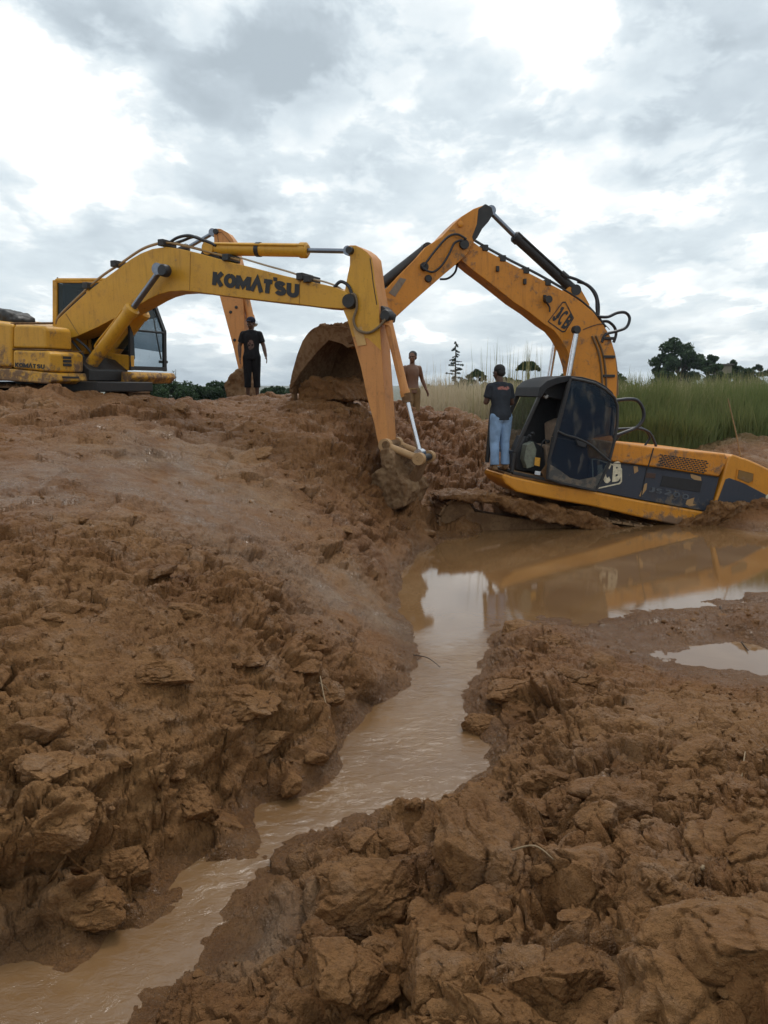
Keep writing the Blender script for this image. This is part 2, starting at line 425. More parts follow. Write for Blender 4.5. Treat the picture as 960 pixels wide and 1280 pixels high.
NA, NR = 1080, 1180
a_in = np.linspace(R(-31), R(31), NA)
a_mid = R(31) + (np.linspace(0, 1, 261)[1:] ** 1.25) * R(27)
a_out = np.linspace(R(58), R(302), 130)[1:-1]
azs = np.concatenate([a_in, a_mid, a_out, 2 * math.pi - a_mid[::-1]])
rs = np.concatenate([[.05, .2, .4, .6], np.geomspace(.8, 34, NR), np.geomspace(34.5, 4200, 64)])
Rg, Ag = np.meshgrid(rs, azs, indexing='ij')
GX, GY = Rg * np.sin(Ag), Rg * np.cos(Ag)
gz, ga, gs = macro(GX, GY)
gh, gc = relief(GX, GY, ga, gz)
GZ = gz + gh
gs = gs * (1 - .45 * sstep(-.02, .25, fbm(GX * .95 + 2, GY * .95, 4, .6, k=251)) * sstep(4, 6, GY))
inner = (Rg < 30)
wob = sstep(.2, .8, ga) * sstep(0, .1, gz) * np.clip(1 - (Rg - 12) / 14, 0, 1)
# overhangs: push the surface sideways where it is broken
GX2 = GX + wob * (.045 * fbm(GX * 7 + 3, GY * 7, 3, k=131) + .018 * fbm(GX * 24 + 3, GY * 24, 2, k=133))
GY2 = GY + wob * (.045 * fbm(GX * 7, GY * 7 + 8, 3, k=132) + .018 * fbm(GX * 24, GY * 24 + 8, 2, k=134))
hills = sstep(600, 2600, Rg) * (4 + 9 * (fbm(Ag * 2.2, Ag * 0 + 1, 4, k=141) + .3))
GZ = GZ + np.clip(hills, 0, None)
nr, na = GX.shape
# displace along the bank's own normal rather than straight up
dzr = np.gradient(gz, rs, axis=0); dza = np.zeros_like(gz)
dza = (np.roll(gz, -1, 1) - np.roll(gz, 1, 1)) / (np.mod(np.roll(azs, -1) - np.roll(azs, 1), 2 * math.pi))[None] / Rg
sx_ = dzr * np.sin(Ag) + dza * np.cos(Ag); sy_ = dzr * np.cos(Ag) - dza * np.sin(Ag)
lim = np.clip(1.1 / (np.hypot(sx_, sy_) + 1e-6), 0, 1) * (Rg < 25); sx_ *= lim; sy_ *= lim
nl = np.sqrt(1 + sx_ ** 2 + sy_ ** 2)
GX2 = GX2 - sx_ / nl * gh; GY2 = GY2 - sy_ / nl * gh; GZ = GZ - gh + gh / nl
V = np.stack([GX2, GY2, GZ], -1).reshape(-1, 3)
ii = np.arange(nr - 1)[:, None] * na; jj = np.arange(na)[None, :]; j2 = (jj + 1) % na
F = np.stack([ii + jj, ii + j2, ii + na + j2, ii + na + jj], -1).reshape(-1, 4)[:, ::-1]
grassy = sstep(15.6, 17.4, GY - 4.4 * sstep(3.8, 2.6, GX) + .5 * fbm(GX * .6, GY * .6, 3, k=151) - .0 * GX) * sstep(.2, 1.6, GX + (GY - 16) * .1)
grassy = np.maximum(grassy, sstep(26, 34, Rg))

# ---- mud material
def mud_material(name, attrs=True, tone=1.0):
    m = bpy.data.materials.new(name); m.use_nodes = True
    t = NT(m.node_tree); m.node_tree.nodes.clear()
    tc = t.n('ShaderNodeTexCoord').outputs['Object']
    geo = t.n('ShaderNodeNewGeometry')
    nb = t.noise(tc, .8, 5, .6); nm = t.noise(tc, 5.5, 6, .65); nf = t.noise(tc, 42, 4, .7)
    c = t.ramp(nb, [(.30, (.125 * tone, .051 * tone, .017 * tone)), (.5, (.240 * tone, .110 * tone, .039 * tone)), (.70, (.325 * tone, .162 * tone, .061 * tone))])
    c = t.mix(t.rng(nm, .35, .7, 0, .75), c, (.340 * tone, .175 * tone, .070 * tone, 1))
    c = t.mix(t.rng(nf, .45, .75, 0, .55), c, (.075 * tone, .033 * tone, .013 * tone, 1))
    grit = t.noise(tc, 160, 2, .6)
    c = t.mix(t.rng(grit, .66, .74, 0, .55), c, (.30, .20, .12, 1))
    rough = t.rng(t.noise(tc, 3.0, 5, .6), .35, .7, .33, .68)
    smear = t.rng(t.noise(t.mapping(tc, (2.2, 4.5, 3.0), rot=(.3, .4, .6)), 1.3, 5, .62, .5), .53, .66)
    c = t.mix(t.math('MULTIPLY', smear, .55), c, (.30 * tone, .160 * tone, .070 * tone, 1))
    rough = t.math('SUBTRACT', rough, t.math('MULTIPLY', smear, .18))
    if attrs:
        at = lambda nme: t.n('ShaderNodeAttribute', attribute_name=nme).outputs['Fac']
        slick, gr, red, wet = at('slick'), at('grassy'), at('red'), at('wet')
        sl = t.math('MULTIPLY', slick, t.rng(t.noise(tc, 2.2, 5, .6), .32, .6), clamp=True)
        c = t.mix(t.math('MULTIPLY', sl, .9), c, t.ramp(nm, [(.3, (.165, .095, .050)), (.7, (.265, .185, .122))]))
        c = t.mix(t.math('MULTIPLY', red, .55), c, (.155, .055, .018, 1))
        c = t.mix(gr, c, t.ramp(nb, [(.3, (.05, .06, .02)), (.7, (.10, .085, .035))]))
        c = t.mix(t.math('MULTIPLY', wet, .45), c, (.075, .035, .014, 1))
        rough = t.math('SUBTRACT', rough, t.math('MULTIPLY', t.math('MAXIMUM', sl, wet), .28))
    b = t.n('ShaderNodeBsdfPrincipled')
    t.put(b.inputs['Base Color'], c); t.put(b.inputs['Roughness'], rough)
    t.put(b.inputs['Specular IOR Level'], t.math('ADD', t.math('ADD', .12, t.math('MULTIPLY', smear, .22)), t.math('MAXIMUM', t.math('MULTIPLY', sl, .36), t.math('MULTIPLY', wet, .16))) if attrs else t.math('ADD', .14, t.math('MULTIPLY', smear, .25)))
    bump = t.n('ShaderNodeBump'); bump.inputs['Strength'].default_value = 1.0; bump.inputs['Distance'].default_value = .022
    hh = t.math('ADD', t.math('ADD', t.math('MULTIPLY', t.math('ABSOLUTE', t.math('SUBTRACT', t.noise(tc, 13, 5, .6), .5)), 2.6), t.math('MULTIPLY', t.noise(tc, 28, 6, .7), 1.3)), t.math('MULTIPLY', t.noise(tc, 95, 4, .65), .4))
    t.put(bump.inputs['Height'], hh)
    t.put(b.inputs['Normal'], bump.outputs[0])
    o = t.n('ShaderNodeOutputMaterial'); t.t.links.new(b.outputs[0], o.inputs[0])
    return m


MUD = mud_material('mud', True, .84)
MUD_PLAIN = mud_material('mud_lumps', False, .84)
red = sstep(-.2, .4, fbm(GX * .5, GY * .5, 3, k=161)) * .5 + .8 * sstep(1.6, .5, np.abs(GX - .9)) * sstep(12, 14, GY)
wet = sstep(.16, .02, gz) * .9
from_arrays('ground', V, F, MUD, attrs={'slick': gs.ravel(), 'grassy': grassy.ravel(), 'red': np.clip(red, 0, 1).ravel(), 'wet': wet.ravel()})['kind'] = 'structure'
bpy.data.objects['ground'].name = 'ground'

# ---- water: one sheet at z = 0 lying in the hollows; fine ripples where the stream runs
wx = np.linspace(-8, 14, 440); wy = np.linspace(-3, 15.2, 380)
WX, WY = np.meshgrid(wx, wy, indexing='ij')
wz, _, _ = macro(WX, WY)
run = sstep(7.4, 6.4, WY) * sstep(2.0, 1.3, WX)
# turbulence: the running part ripples, the pond is still
rip = (.006 * fbm(WX * 7, WY * 9, 4, k=171)) * run
WV = np.stack([WX, WY, rip], -1).reshape(-1, 3)
keep = (wz < .10)
keepf = keep[:-1, :-1] | keep[1:, :-1] | keep[:-1, 1:] | keep[1:, 1:]
I = np.arange(len(wx) * len(wy)).reshape(len(wx), len(wy))
WF = np.stack([I[:-1, :-1], I[1:, :-1], I[1:, 1:], I[:-1, 1:]], -1)[keepf]
m = bpy.data.materials.new('muddy_water'); m.use_nodes = True
t = NT(m.node_tree); m.node_tree.nodes.clear()
tcw = t.n('ShaderNodeTexCoord').outputs['Object']
b = t.n('ShaderNodeBsdfPrincipled')
n_ = t.noise(tcw, .9, 5, .6, .6)
t.put(b.inputs['Base Color'], t.ramp(n_, [(.3, (.145, .075, .030)), (.55, (.185, .102, .045)), (.75, (.24, .145, .073))]))
b.inputs['Roughness'].default_value = .05
b.inputs['IOR'].default_value = 1.5; b.inputs['Specular IOR Level'].default_value = .62
runa = t.n('ShaderNodeAttribute', attribute_name='run').outputs['Fac']
mp = t.mapping(tcw, (1.0, 1.6, 1), rot=(0, 0, R(-38)))
hgt = t.math('ADD', t.noise(mp, 10, 6, .66, .6), t.math('MULTIPLY', t.noise(mp, 26, 3, .6), .25))
bump = t.n('ShaderNodeBump'); t.put(bump.inputs['Height'], hgt); bump.inputs['Distance'].default_value = .02
t.put(bump.inputs['Strength'], t.math('ADD', t.math('MULTIPLY', runa, t.rng(t.noise(tcw, 1.6, 3, .5), .35, .65, .22, .62)), .012))
t.put(b.inputs['Normal'], bump.outputs[0])
o = t.n('ShaderNodeOutputMaterial'); t.t.links.new(b.outputs[0], o.inputs[0])
used = np.unique(WF); remap = -np.ones(len(WV), int); remap[used] = np.arange(len(used))
from_arrays('water', WV[used], remap[WF], m, attrs={'run': run.ravel()[used]})['kind'] = 'structure'
# ------------------------------------------------------------------ materials for things
def paint(name, col, dirt=.35, rough=.45, metal=0.0, mudc=(.20, .115, .062), scale=1.0, spec=.5, streak=.3, low=None):
    """painted metal with scratches, mud film, splashes; low = (z0, z1): splashed mud gets thicker towards z0"""
    m = bpy.data.materials.new(name); m.use_nodes = True
    t = NT(m.node_tree); m.node_tree.nodes.clear()
    geo = t.n('ShaderNodeNewGeometry').outputs['Position']
    n1 = t.noise(geo, 1.6 * scale, 6, .65); n2 = t.noise(geo, 9 * scale, 6, .7); n3 = t.noise(geo, 45, 4, .7)
    st = t.noise(t.mapping(geo, (7, 7, .8)), 2.0, 4, .6)
    c = t.mix(t.rng(n1, .35, .7, 0, .35), (*col, 1), (col[0] * .62, col[1] * .54, col[2] * .6, 1))
    c = t.mix(t.math('MULTIPLY', t.rng(st, .52, .75), streak), c, (col[0] * .45, col[1] * .38, col[2] * .4, 1))
    c = t.mix(t.math('MULTIPLY', t.rng(n3, .60, .68), .5), c, (.10, .050, .022, 1))
    c = t.mix(t.math('MULTIPLY', t.rng(t.noise(t.vec('ADD', geo, (5, 3, 1)), 2.6 * scale, 7, .72), .56, .66), .5), c, (col[0] * .42 + .03, col[1] * .36 + .02, col[2] * .4 + .012, 1))
    d = t.math('ADD', t.math('MULTIPLY', n2, .6), t.math('MULTIPLY', n1, .6))
    lo = .92 - dirt * .62
    if low:
        sp = t.n('ShaderNodeSeparateXYZ'); t.put(sp.inputs[0], geo)
        d = t.math('ADD', d, t.math('MULTIPLY', t.rng(sp.outputs[2], low[0], low[1], 1, 0), .32))
    dm = t.rng(d, lo, lo + .10)
    c = t.mix(dm, c, (*mudc, 1))
    b = t.n('ShaderNodeBsdfPrincipled')
    t.put(b.inputs['Base Color'], c)
    t.put(b.inputs['Roughness'], t.math('MAXIMUM', t.rng(n2, .3, .7, rough - .08, rough + .15), t.math('MULTIPLY', dm, .85)))
    b.inputs['Metallic'].default_value = metal
    b.inputs['Specular IOR Level'].default_value = spec
    bp = t.n('ShaderNodeBump'); bp.inputs['Strength'].default_value = .5; bp.inputs['Distance'].default_value = .012
    t.put(bp.inputs['Height'], t.math('ADD', t.math('MULTIPLY', dm, t.math('ADD', .5, n3)), t.math('MULTIPLY', n2, .15)))
    t.put(b.inputs['Normal'], bp.outputs[0])
    o = t.n('ShaderNodeOutputMaterial'); t.t.links.new(b.outputs[0], o.inputs[0])
    return m


def plain(name, col, rough=.6, metal=0.0, var=.25, scale=20, spec=.5):
    m = bpy.data.materials.new(name); m.use_nodes = True
    t = NT(m.node_tree); m.node_tree.nodes.clear()
    p = t.n('ShaderNodeTexCoord').outputs['Object']
    n = t.noise(p, scale, 4, .6)
    c = t.mix(t.rng(n, .3, .7), tuple(max(0, x * (1 - var)) for x in col) + (1,), tuple(min(1, x * (1 + var)) for x in col) + (1,))
    b = t.n('ShaderNodeBsdfPrincipled'); t.put(b.inputs['Base Color'], c)
    b.inputs['Roughness'].default_value = rough; b.inputs['Metallic'].default_value = metal
    b.inputs['Specular IOR Level'].default_value = spec
    o = t.n('ShaderNodeOutputMaterial'); t.t.links.new(b.outputs[0], o.inputs[0])
    return m


def glass(name, tint, alpha, dirt=.25):
    """tinted pane: transparent to a degree, glossy, with a film of dried mud"""
    m = bpy.data.materials.new(name); m.use_nodes = True
    t = NT(m.node_tree); m.node_tree.nodes.clear()
    p = t.n('ShaderNodeNewGeometry').outputs['Position']
    n = t.noise(t.mapping(p, (3, 3, 1.1)), 2.4, 6, .65)
    sp_ = t.noise(p, 60, 3, .7)
    film = t.math('MAXIMUM', t.rng(n, .68 - dirt * .45, .95, 0, .8), t.math('MULTIPLY', t.rng(sp_, .66, .72), .5))
    g = t.n('ShaderNodeBsdfPrincipled'); g.inputs['Base Color'].default_value = (*tint, 1)
    g.inputs['Roughness'].default_value = .06
    tr = t.n('ShaderNodeBsdfTransparent'); tr.inputs[0].default_value = (.78, .86, .92, 1)
    mx = t.n('ShaderNodeMixShader'); mx.inputs[0].default_value = alpha
    t.put(mx.inputs[1], tr.outputs[0]); t.put(mx.inputs[2], g.outputs[0])
    df = t.n('ShaderNodeBsdfDiffuse'); df.inputs[0].default_value = (.22, .19, .15, 1)
    m2 = t.n('ShaderNodeMixShader'); t.put(m2.inputs[0], film); t.put(m2.inputs[1], mx.outputs[0]); t.put(m2.inputs[2], df.outputs[0])
    o = t.n('ShaderNodeOutputMaterial'); t.t.links.new(m2.outputs[0], o.inputs[0])
    return m


# ------------------------------------------------------------------ side planes of the machines
class Side:
    """a vertical plane through (x0, y0); e runs along the machine, n away from the camera. The picture is measured on it,
    pitch (degrees) is carried by the measured outlines themselves"""
    def __init__(s, x0, y0, yaw):
        s.o = Vector((x0, y0, 0)); a = R(yaw)
        s.e = Vector((math.cos(a), math.sin(a), 0)); s.n = Vector((-math.sin(a), math.cos(a), 0))
    def uz(s, px, py, off=0.0):
        d = ray(px, py); c = Vector((0, 0, CAM_H)); p0 = s.o + s.n * off
        t_ = (p0 - c).dot(s.n) / d.dot(s.n)
        p = c + d * t_
        return (p - s.o).dot(s.e), p.z
    def at(s, u, z, off): return s.o + s.e * u + s.n * off + Vector((0, 0, z))
    def p(s, px, py, off=0.0, ref=None):
        u, z = s.uz(px, py, off if ref is None else ref)
        return s.at(u, z, off)


def finish(bm, name, mat, parent, bevel=0.0, smooth=True, seg=2):
    bmesh.ops.recalc_face_normals(bm, faces=bm.faces)
    me = bpy.data.meshes.new(name); bm.to_mesh(me); bm.free()
    for p_ in me.polygons: p_.use_smooth = smooth
    me['abs'] = 1
    o = link_mesh(name, me, mat, parent)
    if bevel:
        md = o.modifiers.new('bevel', 'BEVEL'); md.width = bevel; md.segments = seg; md.limit_method = 'ANGLE'; md.angle_limit = R(35)
        md.harden_normals = True
    elif smooth:
        o.data.set_sharp_from_angle(angle=R(38))
    return o


def smooth_pts(pts, n=4):
    """points marked with a third value 's' get a Catmull-Rom run between them; here: whole closed outline"""
    out = []; N = len(pts)
    for i in range(N):
        p0, p1, p2, p3 = (Vector(pts[(i + k - 1) % N]) for k in range(4))
        for j in range(n):
            t_ = j / n
            out.append(tuple(.5 * ((2 * p1) + (p2 - p0) * t_ + (2 * p0 - 5 * p1 + 4 * p2 - p3) * t_ * t_ + (3 * p1 - p0 - 3 * p2 + p3) * t_ ** 3)))
    return out


def add_prism(bm, side, pts, n0, n1, ref=None, shrink=0):
    ref = n0 if ref is None else ref
    uz = [side.uz(x, y, ref) for x, y in pts]
    a = [bm.verts.new(side.at(u, z, n0)) for u, z in uz]; b = [bm.verts.new(side.at(u, z, n1)) for u, z in uz]
    bm.faces.new(a); bm.faces.new(b[::-1])
    N = len(a)
    for i in range(N): bm.faces.new((a[i], b[i], b[(i + 1) % N], a[(i + 1) % N]))


def prism(name, side, pts, n0, n1, mat, parent, ref=None, bevel=.015, smooth=True):
    bm = bmesh.new(); add_prism(bm, side, pts, n0, n1, ref)
    return finish(bm, name, mat, parent, bevel, smooth)


def add_tube(bm, pts, r, k=10, closed_ends=True):
    pts = [Vector(p_) for p_ in pts]; rr = r if isinstance(r, (list, tuple)) else [r] * len(pts)
    rings = []; up = None
    for i, p_ in enumerate(pts):
        d = (pts[min(i + 1, len(pts) - 1)] - pts[max(i - 1, 0)]).normalized()
        if up is None: up = d.orthogonal().normalized()
        else: up = (up - d * up.dot(d)).normalized()
        b_ = d.cross(up)
        rings.append([bm.verts.new(p_ + (up * math.cos(2 * math.pi * j / k) + b_ * math.sin(2 * math.pi * j / k)) * rr[i]) for j in range(k)])
    for a, b in zip(rings[:-1], rings[1:]):
        for j in range(k): bm.faces.new((a[j], a[(j + 1) % k], b[(j + 1) % k], b[j]))
    if closed_ends: bm.faces.new(rings[0][::-1]); bm.faces.new(rings[-1])


def curve(pts, n=6):
    pts = [Vector(p_) for p_ in pts]; P = [pts[0]] + pts + [pts[-1]]; out = []
    for i in range(1, len(P) - 2):
        p0, p1, p2, p3 = P[i - 1:i + 3]
        for j in range(n):
            t_ = j / n
            out.append(.5 * ((2 * p1) + (p2 - p0) * t_ + (2 * p0 - 5 * p1 + 4 * p2 - p3) * t_ * t_ + (3 * p1 - p0 - 3 * p2 + p3) * t_ ** 3))
    return out + [pts[-1]]


def tube(name, pts, r, mat, parent, k=10, n=0):
    bm = bmesh.new(); add_tube(bm, curve(pts, n) if n else pts, r, k)
    return finish(bm, name, mat, parent)


def add_box(bm, c, sx, sy, sz, e=Vector((1, 0, 0)), n=Vector((0, 1, 0)), up=Vector((0, 0, 1))):
    c = Vector(c); v = []
    for a in (-1, 1):
        for b_ in (-1, 1):
            for d in (-1, 1): v.append(bm.verts.new(c + e * (a * sx / 2) + n * (b_ * sy / 2) + up * (d * sz / 2)))
    for f in ((0, 1, 3, 2), (4, 6, 7, 5), (0, 4, 5, 1), (2, 3, 7, 6), (0, 2, 6, 4), (1, 5, 7, 3)): bm.faces.new([v[i] for i in f])


# heavy block letters as polygon strokes in a unit box (x 0..w, y 0..1), y up
def ribbon(pl, th):
    """flat stroke with mitred joints: returns list of quads"""
    P = [Vector((x, y)) for x, y in pl]; L = []; Rr = []
    for i, p_ in enumerate(P):
        d0 = (P[i] - P[i - 1]).normalized() if i else None
        d1 = (P[i + 1] - P[i]).normalized() if i < len(P) - 1 else None
        if d0 is None: d0 = d1
        if d1 is None: d1 = d0
        m_ = Vector((-(d0 + d1).y, (d0 + d1).x)).normalized()
        nn = Vector((-d1.y, d1.x)); s_ = th / 2 / max(.45, m_.dot(nn))
        L.append(p_ + m_ * s_); Rr.append(p_ - m_ * s_)
    return [(L[i], L[i + 1], Rr[i + 1], Rr[i]) for i in range(len(P) - 1)]


T = .26
def arc(cx, cy, rx, ry, a0, a1, n=10): return [(cx + rx * math.cos(R(a0 + (a1 - a0) * i / n)), cy + ry * math.sin(R(a0 + (a1 - a0) * i / n))) for i in range(n + 1)]
GLYPH = {
 'K': (.86, [[(.13, 0), (.13, 1)], [(.24, .46), (.70, 1.0)], [(.30, .56), (.72, 0)]]),
 'O': (.90, [arc(.45, .5, .32, .37, 90, 450, 20)]),
 'M': (1.08, [[(.13, 0), (.13, 1)], [(.95, 0), (.95, 1)], [(.13, .92), (.54, .28), (.95, .92)]]),
 'A': (.95, [[(.10, 0), (.47, .95), (.84, 0)]]),
 'T': (.80, [[(.0, .87), (.62, .87)], [(.31, .87), (.31, 0)]]),
 "'": (.22, [[(.10, .82), (.10, 1.08)]]),
 'S': (.80, [arc(.40, .70, .26, .18, 20, 270, 10)[:-1] + arc(.40, .33, .27, .20, 90, -160, 10)]),
 'U': (.84, [[(.13, 1), (.13, .38)] + arc(.42, .38, .29, .25, 180, 360, 10)[1:] + [(.71, 1)]]),
 'J': (.62, [[(.18, .87), (.47, .87)], [(.45, 1), (.45, .30)] + arc(.24, .30, .21, .19, 0, -165, 8)]),
 'C': (.78, [arc(.44, .5, .31, .38, 50, 310, 14)]),
 'B': (.78, [[(.13, 0), (.13, 1)], [(.13, .88), (.40, .88)] + arc(.40, .70, .16, .18, 90, -90, 8)[1:] + [(.13, .52)], [(.13, .50), (.42, .50)] + arc(.42, .31, .19, .19, 90, -90, 8)[1:] + [(.13, .12)]]),
 '2': (.80, [arc(.38, .68, .25, .20, 160, -30, 8) + [(.14, .12)], [(.08, .12), (.68, .12)]]),
 '0': (.84, [arc(.40, .5, .28, .38, 90, 450, 16)]),
}


def lettering(name, text, mapf, mat, parent, th=T, gap=.06, fit=1.0):
    """mapf(s, t) -> world point; s runs 0..1 over the whole word, t 0..1 over the letter height"""
    wtot = sum(GLYPH[c][0] if c != "'" else 0 for c in text) + gap * (len(text) - 1)
    bm = bmesh.new(); x = 0
    nrm = (mapf(1, 0) - mapf(0, 0)).cross(mapf(0, 1) - mapf(0, 0)).normalized()
    for ch in text:
        wd, strokes = GLYPH[ch]
        for si, st in enumerate(strokes):
            for q in ribbon(st, th):
                a = [bm.verts.new(mapf((x + p_.x) / wtot, p_.y) + nrm * (.0006 * si)) for p_ in q]
                bm.faces.new(a)
        if ch == "'": x += 0
        else: x += wd + gap
    # T's apostrophe sits in the gap after the T
    me = bpy.data.meshes.new(name)
    bmesh.ops.remove_doubles(bm, verts=bm.verts, dist=1e-5)
    bm.to_mesh(me); bm.free(); me['abs'] = 1
    o = link_mesh(name, me, mat, parent)
    md = o.modifiers.new('thick', 'SOLIDIFY'); md.thickness = .004; md.offset = 0
    return o


def pixmap(side, off, p00, p10, p01):
    """maps (s,t) to the plane so that (0,0) (1,0) (0,1) fall on the given points of the photograph"""
    a, b, c = (side.p(*q, off) for q in (p00, p10, p01))
    return lambda s_, t_: a + (b - a) * s_ + (c - a) * t_


YEL = paint('yellow_paint', (.64, .325, .024), .36, .42, streak=.42, low=(1.9, 3.0))
YEL_FADED = paint('faded_orange_paint', (.60, .26, .075), .38, .55, streak=.5)
YEL_PATCH = paint('pale_touched_up_paint', (.62, .38, .13), .15, .5)
ORG = paint('orange_paint', (.62, .235, .014), .44, .42, streak=.5)
ORG_LOW = paint('orange_paint_muddy', (.62, .25, .016), .32, .42, low=(-.15, .5))
NAVY = paint('dark_panel_paint', (.030, .038, .055), .30, .5, low=(-.1, .7), mudc=(.13, .10, .07))
BLK = paint('black_steel', (.022, .021, .021), .30, .5)
BLKC = plain('black_rubber', (.016, .017, .022), .45)
DARK = plain('dark_trim', (.02, .02, .022), .6)
CHROME = plain('chromed_rod', (.62, .63, .66), .22, 1.0, .1)
GRAYCH = plain('dull_rod', (.20, .22, .26), .3, .9, .15)
MUDP = paint('caked_mud', (.235, .145, .075), .6, .85, mudc=(.15, .080, .036), scale=2, spec=.25)
MUDD = paint('caked_mud_dark', (.14, .074, .034), .6, .85, mudc=(.20, .115, .056), scale=2, spec=.25)
INKM = plain('black_lettering', (.014, .014, .016), .5)
CREAM = plain('cream_lettering', (.60, .53, .38), .6)
GREYL = plain('grey_lettering', (.075, .085, .10), .6)
GLS = glass('dark_blue_glass', (.020, .036, .062), .34, .34)
GLS2 = glass('greenish_glass', (.015, .03, .035), .45, .15)
# ================================================================== lumpy coat on a mesh (caked mud)
def lumpy(o, strength, scale, sub=2, seed=0):
    if sub:
        s_ = o.modifiers.new('sub', 'SUBSURF'); s_.subdivision_type = 'SIMPLE'; s_.levels = s_.render_levels = sub
    tx = bpy.data.textures.new('lump', 'CLOUDS'); tx.noise_scale = scale; tx.noise_depth = 4
    d = o.modifiers.new('disp', 'DISPLACE'); d.texture = tx; d.strength = strength; d.mid_level = .5; d.texture_coords = 'LOCAL'


def remesh_lump(o, voxel, strength, scale):
    voxel = max(.012, voxel * .6)
    r_ = o.modifiers.new('rm', 'REMESH'); r_.mode = 'VOXEL'; r_.voxel_size = voxel; r_.use_smooth_shade = True
    lumpy(o, strength, scale, 0)
    lumpy(o, strength * .45, scale * .28, 0)


def cylinder_pair(side, base, mid, tip, off, rb, rr, mb, mr, parent, name, cap=True):
    """hydraulic cylinder: barrel from base to mid, rod from mid to tip (photo points on the plane at off)"""
    a, b, c = side.p(*base, off), side.p(*mid, off), side.p(*tip, off)
    d = (b - a).normalized()
    bm = bmesh.new(); add_tube(bm, [a, a + d * .02, b - d * .12, b - d * .12, b - d * .03, b], [rb * .7, rb, rb, rb * 1.16, rb * 1.16, rb * .8], 20)
    # eye at the foot
    add_tube(bm, [a - side.n * rb * 1.1, a + side.n * rb * 1.1], rb * 1.05, 16)
    cyl = finish(bm, name, mb, parent)
    bm = bmesh.new(); add_tube(bm, [b - d * .05, c], rr, 16); add_tube(bm, [c - side.n * rr * 2.2, c + side.n * rr * 2.2], rr * 1.9, 16)
    finish(bm, 'piston_rod', mr, cyl)
    return cyl


def disc(name, side, px, py, off, r, depth, mat, parent, ref=None):
    c = side.p(px, py, off, ref); bm = bmesh.new()
    add_tube(bm, [c, c + side.n * depth * .2, c + side.n * depth], [r * .82, r, r], 20)
    return finish(bm, name, mat, parent)


def track(side, base_u, z0, length, height, off, width, parent, mshoe, tilt=0.0, name='track'):
    """crawler track: belt with grouser shoes, rollers, sprocket ; tilt in degrees (nose up = positive towards -e)"""
    r_ = height / 2; L = length - height; n = 44; pts = []
    per = 2 * L + 2 * math.pi * r_
    ct, st = math.cos(R(tilt)), math.sin(R(tilt))
    def loc(s_):
        s_ %= per
        if s_ < L: u, z, nu, nz = s_ - L / 2, r_, 0, 1
        elif s_ < L + math.pi * r_:
            a = (s_ - L) / r_; u, z, nu, nz = L / 2 + r_ * math.sin(a), r_ * math.cos(a), math.sin(a), math.cos(a)
        elif s_ < 2 * L + math.pi * r_: u, z, nu, nz = L / 2 - (s_ - L - math.pi * r_), -r_, 0, -1
        else:
            a = (s_ - 2 * L - math.pi * r_) / r_; u, z, nu, nz = -L / 2 - r_ * math.sin(a), -r_ * math.cos(a), -math.sin(a), -math.cos(a)
        f = lambda x, y: (x * ct + y * st, -x * st + y * ct)
        return f(u, z), f(nu, nz)
    bm = bmesh.new()
    for i in range(n):
        (u, z), (nu, nz) = loc(i * per / n)
        nrm = side.e * nu + Vector((0, 0, nz)); tan = side.e * nz - Vector((0, 0, nu))
        c = side.at(base_u + u, z0 + z, off)
        add_box(bm, c, per / n * .9, width, .035, tan, side.n, nrm)
        add_box(bm, c + nrm * .03 + tan * .03, .025, width, .04, tan, side.n, nrm)
    tr = finish(bm, name, mshoe, parent, smooth=False)
    bm = bmesh.new()
    c = side.at(base_u, z0, off)
    ax = side.e * ct - Vector((0, 0, st)); up = side.e * st + Vector((0, 0, ct))
    add_box(bm, c, L, width * .5, height * .45, ax, side.n, up)
    finish(bm, 'track_frame', MUDD, tr, .02)
    for k, uu in enumerate([-L / 2, L / 2]):
        bm = bmesh.new(); cc = c + ax * uu
        add_tube(bm, [cc - side.n * width * .33, cc + side.n * width * .33], r_ * .86, 22)
        finish(bm, 'idler_wheel' if k == 0 else 'drive_sprocket', MUDD, tr)
    for q in range(7):
        bm = bmesh.new(); cc = c + ax * ((q - 3) * L / 7.5) - up * r_ * .68
        add_tube(bm, [cc - side.n * width * .3, cc + side.n * width * .3], r_ * .26, 12)
        finish(bm, 'roller', MUDD, tr)
    return tr


# ================================================================== 1. the yellow digger on the hill
KS = Side(-2.65, 12.9, -23)
K = empty('excavator', KS.at(-4.0, 1.45, 0), 'yellow crawler digger on the left hilltop, its long boom reaching right', 'excavator', 'excavators at the mud hole')
# boom
boom_px = [(68, 414), (72, 399), (88, 384), (110, 364), (130, 348.5), (150, 334), (163, 324), (176, 316.5), (190, 311), (207, 308.5), (225, 311), (243, 315), (280, 325.5), (318, 335),
           (355, 344.5), (388, 352), (418, 358.5), (433, 365), (440, 374), (436, 384), (428, 386), (400, 384), (370, 380), (340, 377), (315, 374), (274, 369), (245, 365), (228, 363.5), (212, 364.5), (199, 368), (188, 373),
           (176, 380), (162, 387), (145, 397), (122, 409), (95, 421), (82, 424), (72, 421)]
boom = prism('boom', KS, boom_px, -.22, .22, YEL, K, bevel=.012)
